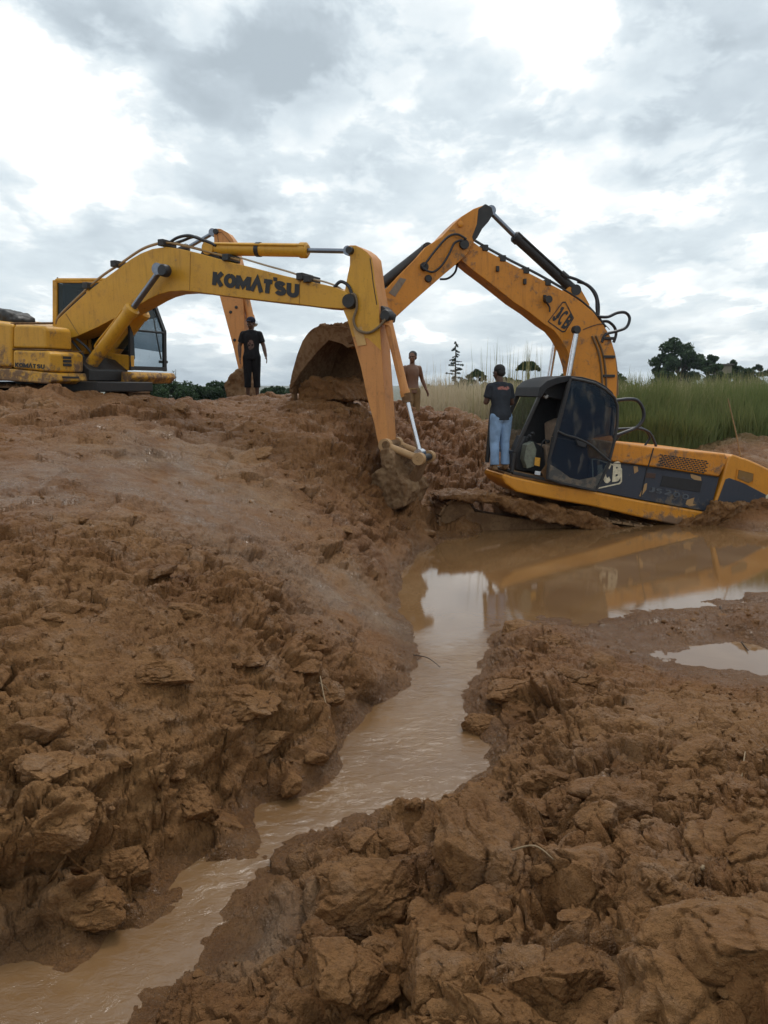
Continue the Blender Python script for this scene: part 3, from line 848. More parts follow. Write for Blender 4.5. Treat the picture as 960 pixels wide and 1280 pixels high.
# welded flange edges and the seams of the box beam
SEAM = paint('dark_seam', (.30, .15, .02), .3)
for a_, b_, r_ in (((82, 392), (99, 419), .008), ((238, 316), (237, 363), .005), ((375, 351), (374, 380), .004)):
    tube('weld_seam', [KS.p(*a_, -.222), KS.p(*b_, -.222)], r_, SEAM, boom, 6)
lettering('lettering', "KOMAT", pixmap(KS, -.228, (265.5, 356), (342, 367.8), (266.8, 339.5)), INKM, boom, th=.33, gap=.03)
prism('lettering', KS, [(341.5, 346.2), (346.3, 347), (346.2, 351.6), (341.6, 351)], -.228, -.224, INKM, boom, bevel=0)
lettering('lettering', "SU", pixmap(KS, -.228, (343, 368), (373, 372.5), (343.6, 351)), INKM, boom, th=.32, gap=.08)
# pipes and hoses along the top of the boom
bm = bmesh.new()
for off, dy in ((-.19, -2.5), (-.08, -3.5), (.06, -3.5)):
    pts = [(70, 408), (74, 398), (96, 376), (125, 350), (150, 333), (175, 316), (192, 309), (208, 306), (226, 309), (262, 318), (300, 328)]
    add_tube(bm, curve([KS.p(x, y + dy, off) for x, y in pts], 5), .016, 8)
finish(bm, 'hydraulic_pipe', paint('pipe_paint', (.30, .17, .05), .4), boom)
bm = bmesh.new()
for off in (-.15, 0):
    add_tube(bm, curve([KS.p(x, y, off) for x, y in [(300, 322), (330, 331), (362, 340), (385, 348), (405, 352), (425, 360), (434, 372)]], 5), .014, 8)
finish(bm, 'hydraulic_pipe', paint('pipe_paint_pale', (.42, .34, .24), .3), boom)
for q, (x, y) in enumerate([(150, 331), (115, 358), (209, 305), (289, 323.5), (381, 347), (390, 350)]):
    bm = bmesh.new(); add_box(bm, KS.p(x, y, -.1), .11, .34, .10, KS.e, KS.n); finish(bm, 'pipe_clamp', BLK, boom, .01)
for off, pts in ((-.12, [(211, 304), (222, 297), (236, 294.5), (248, 298), (262, 303), (270, 307)]), (0, [(213, 306), (228, 301), (243, 296), (256, 302), (266, 307), (271, 309)]),
                 (-.2, [(418, 359), (426, 352), (436, 358), (440, 372), (436, 384)])):
    tube('hose', [KS.p(x, y, off) for x, y in pts], .024, BLKC, boom, 8, 6)
# arm cylinder on top of the boom
bm = bmesh.new(); add_prism(bm, KS, [(250, 318), (256, 306), (266, 305), (276, 325)], -.1, .1); finish(bm, 'cylinder_bracket', BLK, boom, .01)
cylinder_pair(KS, (264, 311), (385, 313), (437, 314), -.02, .098, .036, YEL, GRAYCH, K, 'arm_cylinder')
bm = bmesh.new(); add_tube(bm, [KS.p(321, 311.9, -.02), KS.p(326, 312, -.02)], .108, 20); bm2 = None
finish(bm, 'cylinder_band', BLK, K)
bm = bmesh.new(); add_tube(bm, [KS.p(266, 304.6, -.12), KS.p(300, 305.5, -.12), KS.p(380, 306.5, -.12)], .014, 6); finish(bm, 'hydraulic_pipe', YEL, K)
# the two boom cylinders
cylinder_pair(KS, (109, 462), (167, 384), (201, 337), -.38, .105, .048, YEL, GRAYCH, K, 'boom_cylinder')
cylinder_pair(KS, (123, 466), (181, 389), (214, 345), .42, .105, .048, YEL, GRAYCH, K, 'boom_cylinder')
bm = bmesh.new(); add_tube(bm, curve([KS.p(x, y, -.40) for x, y in [(152, 388), (140, 405), (120, 430), (121, 434), (128, 426)]], 6), .018, 8)
finish(bm, 'hydraulic_pipe', YEL, K)
disc('pivot_cap', KS, 202, 337.5, -.50, .095, .12, BLKC, boom)
# arm
arm_px = [(433, 309), (437, 306.5), (444, 306.5), (452, 310), (459, 315), (465, 322), (467, 335), (469, 353), (474, 380), (475, 405), (477, 443), (481, 498), (483, 530), (484.5, 556), (484, 568),
          (476, 569), (471, 548), (467.6, 530), (459, 498), (451, 460), (440, 421), (434, 400), (429, 388), (428.5, 376), (431, 362), (434, 345), (437, 331), (437, 318)]
arm = prism('arm', KS, arm_px, -.17, .17, YEL_FADED, K, bevel=.012)
# the upper half of the arm carries fresher yellow paint
arm.data.materials.append(YEL)
up_px = [(x, y) for x, y in arm_px if y < 440]
bm = bmesh.new(); add_prism(bm, KS, [(433.6, 309.6), (437, 307.5), (444, 307.5), (452, 311), (458.5, 315.8), (464.3, 322.4), (466.4, 335), (468.4, 353), (473.3, 380), (474.3, 405), (476.2, 438), (460, 423), (447, 420), (440.8, 421), (434.6, 400), (429.6, 388), (429.2, 376), (431.6, 362), (434.6, 345), (437.6, 331), (437.6, 318)], -.176, -.168)
finish(bm, 'side_plate', YEL, arm, 0)
prism('paint_patch', KS, [(441, 410), (452, 408), (458, 431), (447, 432.5)], -.182, -.174, YEL_PATCH, arm, bevel=0)
bm = bmesh.new(); add_tube(bm, [KS.p(462.5, 323, -.178), KS.p(464.5, 336, -.178), KS.p(466.5, 354, -.178), KS.p(471, 381, -.178)], .006, 6)
finish(bm, 'weld_seam', DARK, arm)
disc('pivot_cap', KS, 435, 376, -.27, .115, .55, BLK, arm)
disc('pivot_cap', KS, 435.8, 312.5, -.24, .06, .48, BLK, arm)
disc('pivot_cap', KS, 481, 394, -.22, .085, .16, BLK, arm)
bm = bmesh.new(); add_prism(bm, KS, [(468, 384), (478, 382), (488, 392), (486, 402), (474, 402)], -.12, .12); finish(bm, 'cylinder_bracket', BLK, arm, .015)
tube('hose', [KS.p(x, y, -.21) for x, y in [(433, 372), (443, 368), (446, 384), (442, 400), (447, 412), (460, 416), (472, 410), (482, 399)]], .020, plain('old_hose', (.16, .11, .06), .6), arm, 8, 6)
# bucket cylinder, links, bucket in the mud
cylinder_pair(KS, (484.5, 399), (508, 498), (525, 567), -.10, .062, .036, YEL_FADED, CHROME, K, 'bucket_cylinder')
bm = bmesh.new(); add_tube(bm, [KS.p(507, 492, -.10), KS.p(509.5, 503, -.10)], .072, 14); finish(bm, 'cylinder_collar', MUDD, K)
tube('hose', [KS.p(x, y, -.18) for x, y in [(477, 405), (487, 407), (490, 420), (494, 440), (500, 470)]], .014, YEL_FADED, K, 8, 5)
TAN = paint('tan_scraped_paint', (.42, .25, .11), .35, .6)
for off in (-.22, .20):
    a, b = KS.p(482, 556.5, off, -.22), KS.p(524, 573.5, off, -.22)
    bm = bmesh.new(); add_tube(bm, [a, b], .052, 12); add_tube(bm, [a - KS.n * .05, a + KS.n * .05], .095, 18); add_tube(bm, [b - KS.n * .05, b + KS.n * .05], .088, 18)
    finish(bm, 'bucket_link', TAN, K)
bm = bmesh.new(); a = KS.p(524, 573.5, -.27); add_tube(bm, [a, a + KS.n * .56], .05, 14); finish(bm, 'link_pin', BLK, K)
bm = bmesh.new(); a = KS.p(482, 556.5, -.28); add_tube(bm, [a, a + KS.n * .56], .06, 14); finish(bm, 'link_pin', MUDP, K)
prism('push_link', KS, [(523, 577), (527, 578), (514, 612), (500, 614), (506, 600)], -.14, .14, MUDD, K, bevel=.01)
bk = prism('bucket', KS, [(475, 562), (485, 560), (492, 570), (494, 585), (500, 598), (508, 606), (511, 616), (505, 632), (488, 640), (462, 640), (455, 622), (458, 604), (466, 594), (475, 586)], -.42, .42, MUDP, K, bevel=0)
remesh_lump(bk, .03, .12, .22)
# body: near-side boxes, skirts, hood, counterweight (runs out of the frame to the left)
hood = prism('engine_hood', KS, [(-170, 400), (-150, 392), (-100, 388), (14.5, 405), (14.5, 459), (-170, 454)], -1.30, 1.3, YEL, K, bevel=.05)
prism('storage_box', KS, [(16, 437.5), (58, 438.5), (63, 442), (63, 465), (16, 460.5)], -1.32, -.62, YEL, K, bevel=.035)
lb = lettering('lettering', "KOMATSU", pixmap(KS, -1.324, (18.6, 458.6), (55.5, 461.2), (18.8, 453.2)), INKM, K, th=.25, gap=.05)
prism('fuel_tank', KS, [(16, 409), (20, 406), (52, 407), (56, 411), (57, 436), (16, 435)], -1.28, -.72, YEL, K, bevel=.05)
prism('deck_plate', KS, [(15, 435.5), (58, 436.5), (58, 438.4), (15, 437.4)], -1.30, -.5, MUDD, K, bevel=.01)
prism('skirt', KS, [(-170, 454), (16, 461), (64, 466), (66, 476), (60, 480), (-20, 474), (-170, 466)], -1.33, .95, YEL, K, bevel=.03)
prism('counterweight', KS, [(-240, 398), (-175, 395), (-171, 466), (-235, 462), (-250, 430)], -1.33, 1.33, YEL, K, bevel=.08)
prism('tank_panel', KS, [(14, 404), (62, 408), (66, 424), (70, 438), (14, 437)], -.66, -.30, BLK, K, bevel=.02)
prism('turntable_frame', KS, [(14, 437), (64, 440), (96, 448), (112, 462), (112, 476), (14, 474)], -.60, .32, BLK, K, bevel=.02)
# vent on the front face of the storage box
uB = KS.uz(63, 452, -1.32)
bm = bmesh.new()
for q in range(3): add_box(bm, KS.at(uB[0] + .006, uB[1] + .07 - q * .055, -.98), .012, .17, .042, KS.e, KS.n)
finish(bm, 'vent_slats', INKM, K)
# lamp bracket hollow + rim under the box
bm = bmesh.new(); add_box(bm, KS.at(uB[0] + .03, uB[1] - .235, -.95), .02, .34, .03, KS.e, KS.n); finish(bm, 'step_slot', BLK, K)
# dark dirty cover above the hood
cv = prism('engine_cover', KS, [(-150, 388), (-90, 381), (-20, 384), (2, 386.5), (8, 391), (12, 402), (8, 406), (-150, 404)], -.7, -.1, BLK, K, ref=-.7, bevel=.06)
remesh_lump(cv, .05, .10, .3)
bm = bmesh.new(); add_tube(bm, [KS.p(14, 404.5, -1.2), KS.p(66, 404, -1.2)], .018, 6); finish(bm, 'handrail', MUDD, K)
# cab on the far side of the boom
c0, c1 = .30, 1.28
cabp = [(65, 440), (65, 354), (68.5, 349), (74, 348), (135, 348), (141, 351), (152, 378), (160, 408), (163, 435), (163, 463), (65, 463)]
cab = None
fr = bmesh.new()
def bar(bm, a, b, off, th=.06, dep=.08):
    A, B = KS.p(*a, off, c0), KS.p(*b, off, c0); d = (B - A)
    L = d.length; d.normalize(); up = d.cross(KS.n)
    add_box(bm, (A + B) / 2, L, dep, th, d, KS.n, up)
for off in (c0 + .04, c1 - .04):
    for a, b, th in [((68, 463), (68, 350), .10), ((70, 350.5), (138, 350.5), .08), ((108, 350), (112, 462), .05)]:
        bar(fr, a, b, off, th)
cab = finish(fr, 'cab', YEL, K, .012)
for off in (c0 + .04, c1 - .04):
    for a, b, th in [((139, 350), (161, 410), .05), ((161, 408), (162, 463), .05)]:
        bm = bmesh.new(); bar(bm, a, b, off, th); finish(bm, 'corner_pillar', DARK, cab, .01)
prism('cab_roof', KS, [(66, 352), (69, 348), (135, 347.6), (140, 351)], c0 - .01, c1 + .01, YEL, cab, bevel=.02)
prism('lower_panel', KS, [(69, 430), (150, 443), (163.5, 444), (163.5, 463), (69, 463)], c0, c0 + .10, YEL, cab, bevel=.02)
prism('rear_panel', KS, [(66, 354), (71, 354), (71, 440), (66, 440)], c0 + .02, c1 - .02, YEL, cab, bevel=.01)
prism('side_window', KS, [(72, 353), (138, 353), (160, 412), (161, 438), (72, 424)], c0 + .03, c0 + .036, GLS2, cab, bevel=0)
prism('side_window', KS, [(72, 353), (138, 353), (160, 412), (161, 438), (72, 424)], c1 - .06, c1 - .054, GLS2, cab, ref=c0, bevel=0)
bm = bmesh.new()
A1, A2 = KS.p(139, 352, c0 + .08, c0), KS.p(161, 412, c0 + .08, c0); A3 = KS.p(162, 460, c0 + .08, c0)
dn = KS.n * (c1 - c0 - .16)
v = [bm.verts.new(q) for q in (A1, A2, A2 + dn, A1 + dn)]; bm.faces.new(v); v3 = [bm.verts.new(A3), bm.verts.new(A3 + dn)]; bm.faces.new((v[1], v3[0], v3[1], v[2]))
ws = finish(bm, 'windscreen', GLS2, cab, 0, False)
bm = bmesh.new()
for off in (c0 + .08, c1 - .08):
    pass
Aa, Ab = A2, A2 + dn
for cc_, hh_ in (((Aa + Ab) / 2, .035), ((A3 + A3 + dn) / 2, .07), ((A1 + A1 + dn) / 2, .05)):
    bm = bmesh.new(); add_box(bm, cc_, .055, (c1 - c0), hh_, KS.e, KS.n); finish(bm, 'windscreen_bar', DARK, cab, .01)
# dark inside: seat, console, rear wall lining
bm = bmesh.new(); s0 = KS.at(KS.uz(100, 430, c0)[0], KS.uz(100, 430, c0)[1], (c0 + c1) / 2)
add_box(bm, s0 + Vector((0, 0, .02)), .5, .5, .14, KS.e, KS.n); add_box(bm, s0 - KS.e * .22 + Vector((0, 0, .42)), .14, .48, .75, KS.e, KS.n)
add_box(bm, s0 - KS.e * .25 + Vector((0, 0, .9)), .12, .28, .2, KS.e, KS.n)
finish(bm, 'seat', DARK, cab, .04)
bm = bmesh.new()
for sg in (-.36, .36):
    add_box(bm, s0 + KS.n * sg + KS.e * .25 + Vector((0, 0, -.02)), .35, .16, .45, KS.e, KS.n); finish(bm, 'console', DARK, cab, .02); bm = bmesh.new()
add_box(bm, s0 + KS.e * .62 + KS.n * -.30 + Vector((0, 0, .18)), .12, .22, .28, KS.e, KS.n)
finish(bm, 'instrument_panel', DARK, cab, .02)
prism('rear_lining', KS, [(73, 356), (77, 356), (77, 424), (73, 424)], c0 + .1, c1 - .1, DARK, cab, ref=c0, bevel=0)
prism('roof_lining', KS, [(73, 353), (136, 353), (140, 358), (73, 360)], c0 + .1, c1 - .1, DARK, cab, ref=c0, bevel=0)
prism('sun_blind', KS, [(112, 353), (138, 353), (154, 392), (112, 402)], c1 - .12, c1 - .10, DARK, cab, ref=c0, bevel=0)
prism('cab_base', KS, [(112, 463), (164, 465), (166, 472), (160, 479), (112, 479)], c0 - .15, c1 + .05, YEL, K, bevel=.03)
tube('handrail', [KS.p(x, y, c1 + .1, c0) for x, y in [(139, 368), (142, 400), (151, 447)]], .014, DARK, cab, 8, 5)
bm = bmesh.new(); add_box(bm, KS.p(152, 450, c1 + .14, c0), .05, .22, .05, KS.e, KS.n); finish(bm, 'mirror_bracket', DARK, cab, .01)
tube('antenna', [KS.p(67, 352, c0 + .2, c0), KS.p(62.5, 351, c0 + .2, c0), KS.p(61, 345, c0 + .2, c0)], .012, DARK, cab, 6)
# engine-side clutter between boom foot and cab: hoses
for q, pts in enumerate([[(70, 410), (66, 424), (70, 436), (78, 440)], [(74, 412), (70, 426), (76, 438), (86, 444)], [(96, 424), (110, 436), (118, 452), (112, 462)], [(90, 426), (104, 444), (108, 458)]]):
    tube('hose', [KS.p(x, y, -.30 + .05 * q) for x, y in pts], .022, BLKC, K, 8, 6)
prism('underside_shadow', KS, [(20, 474), (122, 477), (122, 490), (20, 490)], -.75, .6, BLK, K, bevel=.02)  # dark slab added to stand for the shade under the body
for off in (-.9, 1.25):
    track(KS, KS.uz(40, 470, 0)[0] - .6, 1.84, 4.0, .85, off, .6, K, MUDD)
bm = bmesh.new(); cc = KS.at(KS.uz(40, 470, 0)[0] - .6, 2.16, .15); add_tube(bm, [cc, cc + Vector((0, 0, .2))], .6, 24); add_box(bm, cc - Vector((0, 0, .2)), 1.6, 1.6, .4, KS.e, KS.n)
finish(bm, 'undercarriage', BLK, K)

# ================================================================== 2. the orange digger sunk in the pond
JS = Side(3.8, 14.2, 12)
J = empty('excavator', JS.at(0.5, .0, 0), 'orange crawler digger with dark navy side panels sunk tail-first in the muddy pond', 'excavator', 'excavators at the mud hole')
jb = [(570, 306), (573, 299), (580, 296), (590, 301), (600.6, 309), (630, 325), (659, 340), (686, 354), (710.6, 367), (728, 379), (741, 389), (755, 407), (763, 420), (769, 442), (771.5, 465), (771, 492), (770, 560), (722, 560),
      (718, 500), (717.5, 477), (715, 458), (709, 439), (700, 423), (692, 413), (680, 405), (661, 390), (642, 377.5), (624, 363), (607.5, 350), (590, 337), (577, 326)]
jboom = prism('boom', JS, jb, -.2, .2, ORG, J, bevel=.012)
# emblem outline on the boom
def outline(name, side, pts, off, wd, mat, parent):
    bm = bmesh.new(); P = [side.p(x, y, off) for x, y in pts]; c = sum(P, Vector()) / len(P)
    a = [bm.verts.new(p_) for p_ in P]; b = [bm.verts.new(p_ + (c - p_).normalized() * wd) for p_ in P]
    for i in range(len(P)): k_ = (i + 1) % len(P); bm.faces.new((a[i], a[k_], b[k_], b[i]))
    o = finish(bm, name, mat, parent, 0, False)
    md = o.modifiers.new('thick', 'SOLIDIFY'); md.thickness = .004; md.offset = 0
    return o
em = outline('emblem', JS, [(684.5, 402), (703.5, 377), (707, 377), (717.5, 397.5), (706.5, 415), (703, 415.5)], -.206, .022, INKM, jboom)
lettering('lettering', "JCB", pixmap(JS, -.207, (689.5, 399.5), (706.5, 413.5), (701.5, 381.5)), INKM, jboom, th=.20, gap=.10)
# hoses, pipes, clamps on the boom
bm = bmesh.new()
for off, dy in ((-.15, -3), (-.02, -4), (.1, -4)):
    add_tube(bm, curve([JS.p(x, y + dy, off) for x, y in [(590, 302), (612, 315), (640, 330), (670, 345), (700, 362), (728, 380), (748, 400), (757, 412)]], 5), .016, 8)
finish(bm, 'hydraulic_pipe', BLK, jboom)
for x, y in [(604, 312), (626, 325), (655, 340), (682, 355)]:
    bm = bmesh.new(); add_box(bm, JS.p(x, y - 1, -.1), .10, .24, .10, JS.e, JS.n); finish(bm, 'pipe_clamp', BLK, jboom, .01)
for x, y in [(656, 352), (622, 336), (681, 372)]:
    bm = bmesh.new(); add_box(bm, JS.p(x, y, -.22), .05, .05, .09, JS.e, JS.n); finish(bm, 'pipe_clamp', BLK, jboom, .01)
bm = bmesh.new(); a = JS.p(682.5, 375, -.20); add_tube(bm, [a, a - JS.n * .10], .055, 14); add_tube(bm, [a - JS.n * .1, a - JS.n * .13], .062, 14)
finish(bm, 'work_lamp', BLK, jboom)
tube('hose', [JS.p(x, y, -.24) for x, y in [(683, 378), (687, 384), (687, 390)]], .014, BLK, jboom, 8, 4)
bm = bmesh.new(); add_tube(bm, curve([JS.p(x, y, -.212) for x, y in [(729, 412), (742, 407), (754, 405), (762, 412)]], 5), .007, 6); finish(bm, 'grease_line', DARK, jboom)
# pipes on the back of the boom
bm = bmesh.new()
for off, dx in ((-.212, -17), (-.212, -12), (-.18, 0), (-.08, 1.5), (.05, 2)):
    add_tube(bm, curve([JS.p(x + dx, y, off) for x, y in [(757, 420), (765, 440), (769, 465), (770, 494)]], 5), .019, 8)
finish(bm, 'hydraulic_pipe', paint('brown_pipe', (.16, .09, .035), .4), jboom)
for y in (423, 446, 470):
    bm = bmesh.new(); add_box(bm, JS.p(761, y, -.215), .22, .05, .05, JS.e, JS.n); finish(bm, 'pipe_clamp', BLK, jboom, .01)
for off, pts in ((-.12, [(710, 346), (722, 350), (737, 359), (745, 372), (746, 385), (747, 396)]), (.0, [(722, 352), (734, 356), (744, 366), (748, 380), (748, 394)]), (-.2, [(748, 396), (760, 396), (772, 391), (782, 391), (787, 398), (783, 409), (771, 414), (757, 418), (752, 428)]),
                 (-.05, [(750, 402), (760, 402), (768, 409), (770, 418), (767, 428)])):
    tube('hose', [JS.p(x, y, off) for x, y in pts], .026, BLKC, jboom, 8, 7)
# arm cylinder
bm = bmesh.new(); add_prism(bm, JS, [(704, 366), (714, 356), (724, 357), (737, 380), (738, 390)], -.1, .1); finish(bm, 'cylinder_bracket', ORG, jboom, .012)
cylinder_pair(JS, (717.5, 363), (642, 294), (612, 264), -.02, .085, .042, BLK, GRAYCH, J, 'arm_cylinder')
bm = bmesh.new(); add_tube(bm, [JS.p(706, 344, -.10), JS.p(648, 291, -.10)], .018, 6); add_tube(bm, [JS.p(702, 341, -.09), JS.p(709, 347, -.09)], .05, 8); finish(bm, 'hydraulic_pipe', BLK, J)
# boom cylinders
for off in (-.40, .40):
    a, b = JS.p(707, 492, off, -.40), JS.p(721, 412, off, -.40)
    bm = bmesh.new(); c_ = JS.p(695, 560, off, -.40); add_tube(bm, [c_, a], .085, 16); cy = finish(bm, 'boom_cylinder', ORG, J)
    bm = bmesh.new(); add_tube(bm, [a, b], .045, 16); finish(bm, 'piston_rod', CHROME, cy)
disc('pivot_cap', JS, 722, 412, -.46, .07, .10, BLK, jboom)
# dipper arm
ja = [(607, 255.5), (614, 260), (616, 267), (611, 275), (602, 285), (596, 297), (590, 306), (584, 318), (573, 328), (555, 343), (539, 357), (515, 378), (490, 401), (470, 417), (448, 434), (438, 430), (440, 420), (462, 392), (482, 362), (500, 343),
      (520, 323), (532, 309), (541, 303), (552, 296), (566, 281), (577, 270.5), (592, 261)]
jarm = prism('arm', JS, ja, -.26, .26, ORG, J, bevel=.012)
prism('arm_nose', JS, [(598, 261), (607, 254.5), (615, 259), (617, 267), (611, 277), (603, 286), (597, 297), (592, 302), (590, 296), (596, 280)], -.268, .268, BLK, jarm, bevel=.015)
disc('pivot_cap', JS, 581, 305, -.31, .09, .6, BLK, jarm)
disc('pivot_cap', JS, 531, 333, -.30, .07, .1, BLK, jarm)
disc('pivot_cap', JS, 536, 348, -.30, .06, .1, BLK, jarm)
disc('lifting_eye', JS, 576, 280, -.285, .05, .03, ORG, jarm)
prism('scratched_patch', JS, [(486, 366), (500, 347), (508, 349), (494, 371)], -.268, -.262, paint('bare_metal', (.22, .17, .12), .5), jarm, bevel=0)
for off, pts in ((-.32, [(583, 299), (572, 293), (560, 296), (545, 312), (532, 329), (529, 333)]), (-.33, [(577, 300), (568, 304), (561, 318), (552, 332), (541, 340), (530, 336), (526, 330)]), (0, [(572, 327), (569, 340), (560, 348), (550, 349)])):
    tube('hose', [JS.p(x, y, off) for x, y in pts], .018, BLKC, jarm, 8, 6)
# bucket cylinder on the outside of the arm
cylinder_pair(JS, (533, 311), (462, 367), (440, 384), -.05, .085, .045, BLK, GRAYCH, J, 'bucket_cylinder')
bm = bmesh.new(); add_prism(bm, JS, [(527, 318), (532, 305), (541, 304), (546, 300), (536, 316)], -.1, .1); finish(bm, 'cylinder_bracket', BLK, jarm, .01)
tube('grease_line', [JS.p(x, y, -.1) for x, y in [(512, 321), (514, 324), (521, 324)]], .014, BLK, jarm, 6, 3)
for off in (-.2, .2):
    bm = bmesh.new(); add_tube(bm, [JS.p(440, 384, off, -.2), JS.p(452, 425, off, -.2)], .045, 10); finish(bm, 'bucket_link', MUDP, J)
# bucket: curved shell with side plates, open towards the camera and to the right
BS = Side(-.86, 13.0, -32)
shell = [(440, 412), (432, 406), (420, 408), (405, 407), (392, 410), (382, 420), (374, 436), (369, 452), (364, 470), (363, 486)]
def shell_mesh():
    bm = bmesh.new(); n0, n1 = -.02, 1.02
    def add_strip(P, thick):
        ref = n0; uzs = [BS.uz(x, y, ref) for x, y in P]
        inner = []
        for i, (u, z) in enumerate(uzs):
            a = uzs[max(0, i - 1)]; b = uzs[min(len(uzs) - 1, i + 1)]; du, dz = b[0] - a[0], b[1] - a[1]; l = math.hypot(du, dz)
            inner.append((u - dz / l * thick, z + du / l * thick))
        q = [[bm.verts.new(BS.at(*p_, n)) for p_ in L] for L in (uzs, inner) for n in (n0, n1)]
        for i in range(len(P) - 1):
            for a, b in ((0, 1), (1, 3), (3, 2), (2, 0)): bm.faces.new((q[a][i], q[a][i + 1], q[b][i + 1], q[b][i]))
        for i in (0, len(P) - 1): bm.faces.new((q[0][i], q[1][i], q[3][i], q[2][i]))
    add_strip(smooth_open(shell, 3), .05)
    return bm
def smooth_open(pts, n):
    c_ = curve([Vector((x, y, 0)) for x, y in pts], n); return [(p_.x, p_.y) for p_ in c_]
jbk = finish(shell_mesh(), 'bucket', MUDP, J, .008)
near_plate = [(363, 487), (362.5, 478), (366, 462), (371, 444), (378, 426), (386, 415), (393, 409.5), (405, 406.5), (418, 408), (430, 408), (441, 412), (445, 424), (441, 433), (434, 435), (428, 430), (411, 425), (398, 438), (386, 452), (376, 465), (368, 478)]
p1 = prism('side_plate', BS, near_plate, -.06, -.02, MUDP, jbk, bevel=.008)
far_plate = [(363, 487), (369, 452), (378, 426), (393, 410), (430, 408), (441, 412), (446, 424), (428, 468), (405, 486)]
prism('side_plate', BS, far_plate, 1.0, 1.04, MUDD, jbk, ref=0, bevel=.008)
prism('bucket_ear', BS, [(425, 412), (436, 402), (450, 408), (452, 424), (440, 436), (430, 430)], .2, .8, MUDP, jbk, ref=-.02, bevel=.02)
disc('pivot_cap', BS, 437, 424, -.10, .07, .1, MUDD, jbk)
# cutting edge with teeth along the lower lip
l0 = BS.uz(363, 487, -.02)
bm = bmesh.new(); add_box(bm, BS.at(l0[0] + .02, l0[1] + .02, .50), .07, 1.06, .14, BS.e, BS.n); finish(bm, 'cutting_edge', MUDD, jbk, .01)
for q in range(5):
    bm = bmesh.new(); add_box(bm, BS.at(l0[0] + .02, l0[1] - .10, .06 + q * .23), .06, .10, .20, BS.e, BS.n); finish(bm, 'tooth', MUDD, jbk, .012)
# earth left in the bucket mouth
lo = bmesh.new(); add_prism(lo, BS, [(366, 490), (369, 478), (385, 474), (405, 474), (425, 480), (430, 500), (370, 500)], .06, .98, ref=-.02)
ld = finish(lo, 'earth_load', MUD_PLAIN, jbk); remesh_lump(ld, .04, .22, .3)
lo = bmesh.new(); add_prism(lo, BS, [(392, 411), (398, 406), (420, 405), (433, 401), (443, 408), (436, 413)], -.03, .7)
ld = finish(lo, 'earth_crust', MUDD, jbk); remesh_lump(ld, .025, .09, .10)

# --- upper body
o0, o1 = -1.30, 1.25
beam = [(630, 592), (640, 595.5), (677.5, 603.5), (743, 614.5), (802, 626), (887, 641), (930, 648), (950, 652), (946, 664), (925, 668), (900, 667), (854, 658), (809, 649), (740, 633), (699, 626), (666, 619.5), (646, 615), (632, 605), (627, 597)]
plat = prism('platform', JS, beam, o0 - .02, -.45, ORG_LOW, J, bevel=.05)
prism('platform_rear', JS, [(704, 612), (743, 618), (802, 630), (887, 645), (925, 652), (900, 664), (854, 655), (809, 646), (740, 630), (706, 624)], -.46, o1, ORG_LOW, plat, bevel=.03)
prism('deck_mat', JS, [(630, 589), (640, 592.4), (745, 612), (745, 614.6), (640, 596), (630, 592)], o0 + .02, -.5, MUDD, J, bevel=.01)
side_p = [(744, 560), (765, 552), (815.6, 559), (909.6, 567.5), (912, 580), (902, 598), (895, 628), (886, 640.5), (802, 625.5), (744, 614)]
hd = prism('engine_hood', JS, [(762, 551.5), (815.6, 558.5), (860, 563), (908, 567.5), (911, 575), (899, 596.5), (830, 586), (764, 577), (737, 573), (736, 549)], o0, o1, ORG, J, bevel=.035)
np_ = prism('side_panel', JS, [(737, 573.6), (764, 577.4), (830, 586.4), (899, 597), (893, 620), (886.5, 640), (802, 625), (736, 612.5)], o0 + .012, o1 - .02, NAVY, J, bevel=.012)
# seams
bm = bmesh.new(); add_tube(bm, [JS.p(817, 560, o0 - .003), JS.p(810, 584, o0 - .003), JS.p(808, 588, o0 + .008), JS.p(801, 622, o0 + .008)], .010, 6)
add_tube(bm, [JS.p(763, 578, o0 - .002), JS.p(830, 587, o0 - .002), JS.p(899, 597, o0 - .002)], .006, 6); finish(bm, 'panel_gap', INKM, hd)
# cooling grilles: rows of small slots
def grille(name, quad, off, nx, ny, parent, frame=True):
    P = [JS.p(x, y, off) for x, y in quad]     # tl tr br bl
    f = lambda a, b: (P[0] * (1 - a) + P[1] * a) * (1 - b) + (P[3] * (1 - a) + P[2] * a) * b
    bm = bmesh.new()
    for j in range(ny):
        for i in range(nx):
            a0 = (i + .12 + (.5 if j % 2 else 0)) / (nx + .5); a1 = a0 + .74 / (nx + .5); b0 = (j + .16) / ny; b1 = b0 + .64 / ny
            bm.faces.new([bm.verts.new(f(a, b)) for a, b in ((a0, b0), (a1, b0), (a1, b1), (a0, b1))])
    o = finish(bm, name, INKM, parent, 0, False); md = o.modifiers.new('t', 'SOLIDIFY'); md.thickness = .004; md.offset = 0
    return o
grille('vent_grille', [(825, 567.5), (887, 576), (883, 592.5), (821, 582)], o0 - .003, 13, 7, hd)
prism('vent_grille', JS, [(829, 594.5), (878.5, 601), (875, 615.5), (825, 607.5)], o0 + .004, o0 + .03, INKM, np_, bevel=.004)
prism('latch_recess', JS, [(808, 590.5), (820, 592), (819, 598), (807, 597)], o0 + .004, o0 + .03, paint('rusty_recess', (.06, .03, .02), .3), np_, bevel=.004)
for pts in ([(863, 592), (868, 593.5), (876, 596), (877, 601.5), (870, 601), (864, 597)], [(859, 625), (868, 622), (866, 630), (871, 631), (862, 633), (857, 630)], [(792, 583), (797, 582), (798, 589), (793, 592)], [(806, 605), (809, 604), (808, 612), (801, 621), (799, 620)]):
    prism('worn_patch', JS, pts, o0 + .006, o0 + .02, paint('worn_tan', (.40, .24, .10), .3), np_, bevel=0)
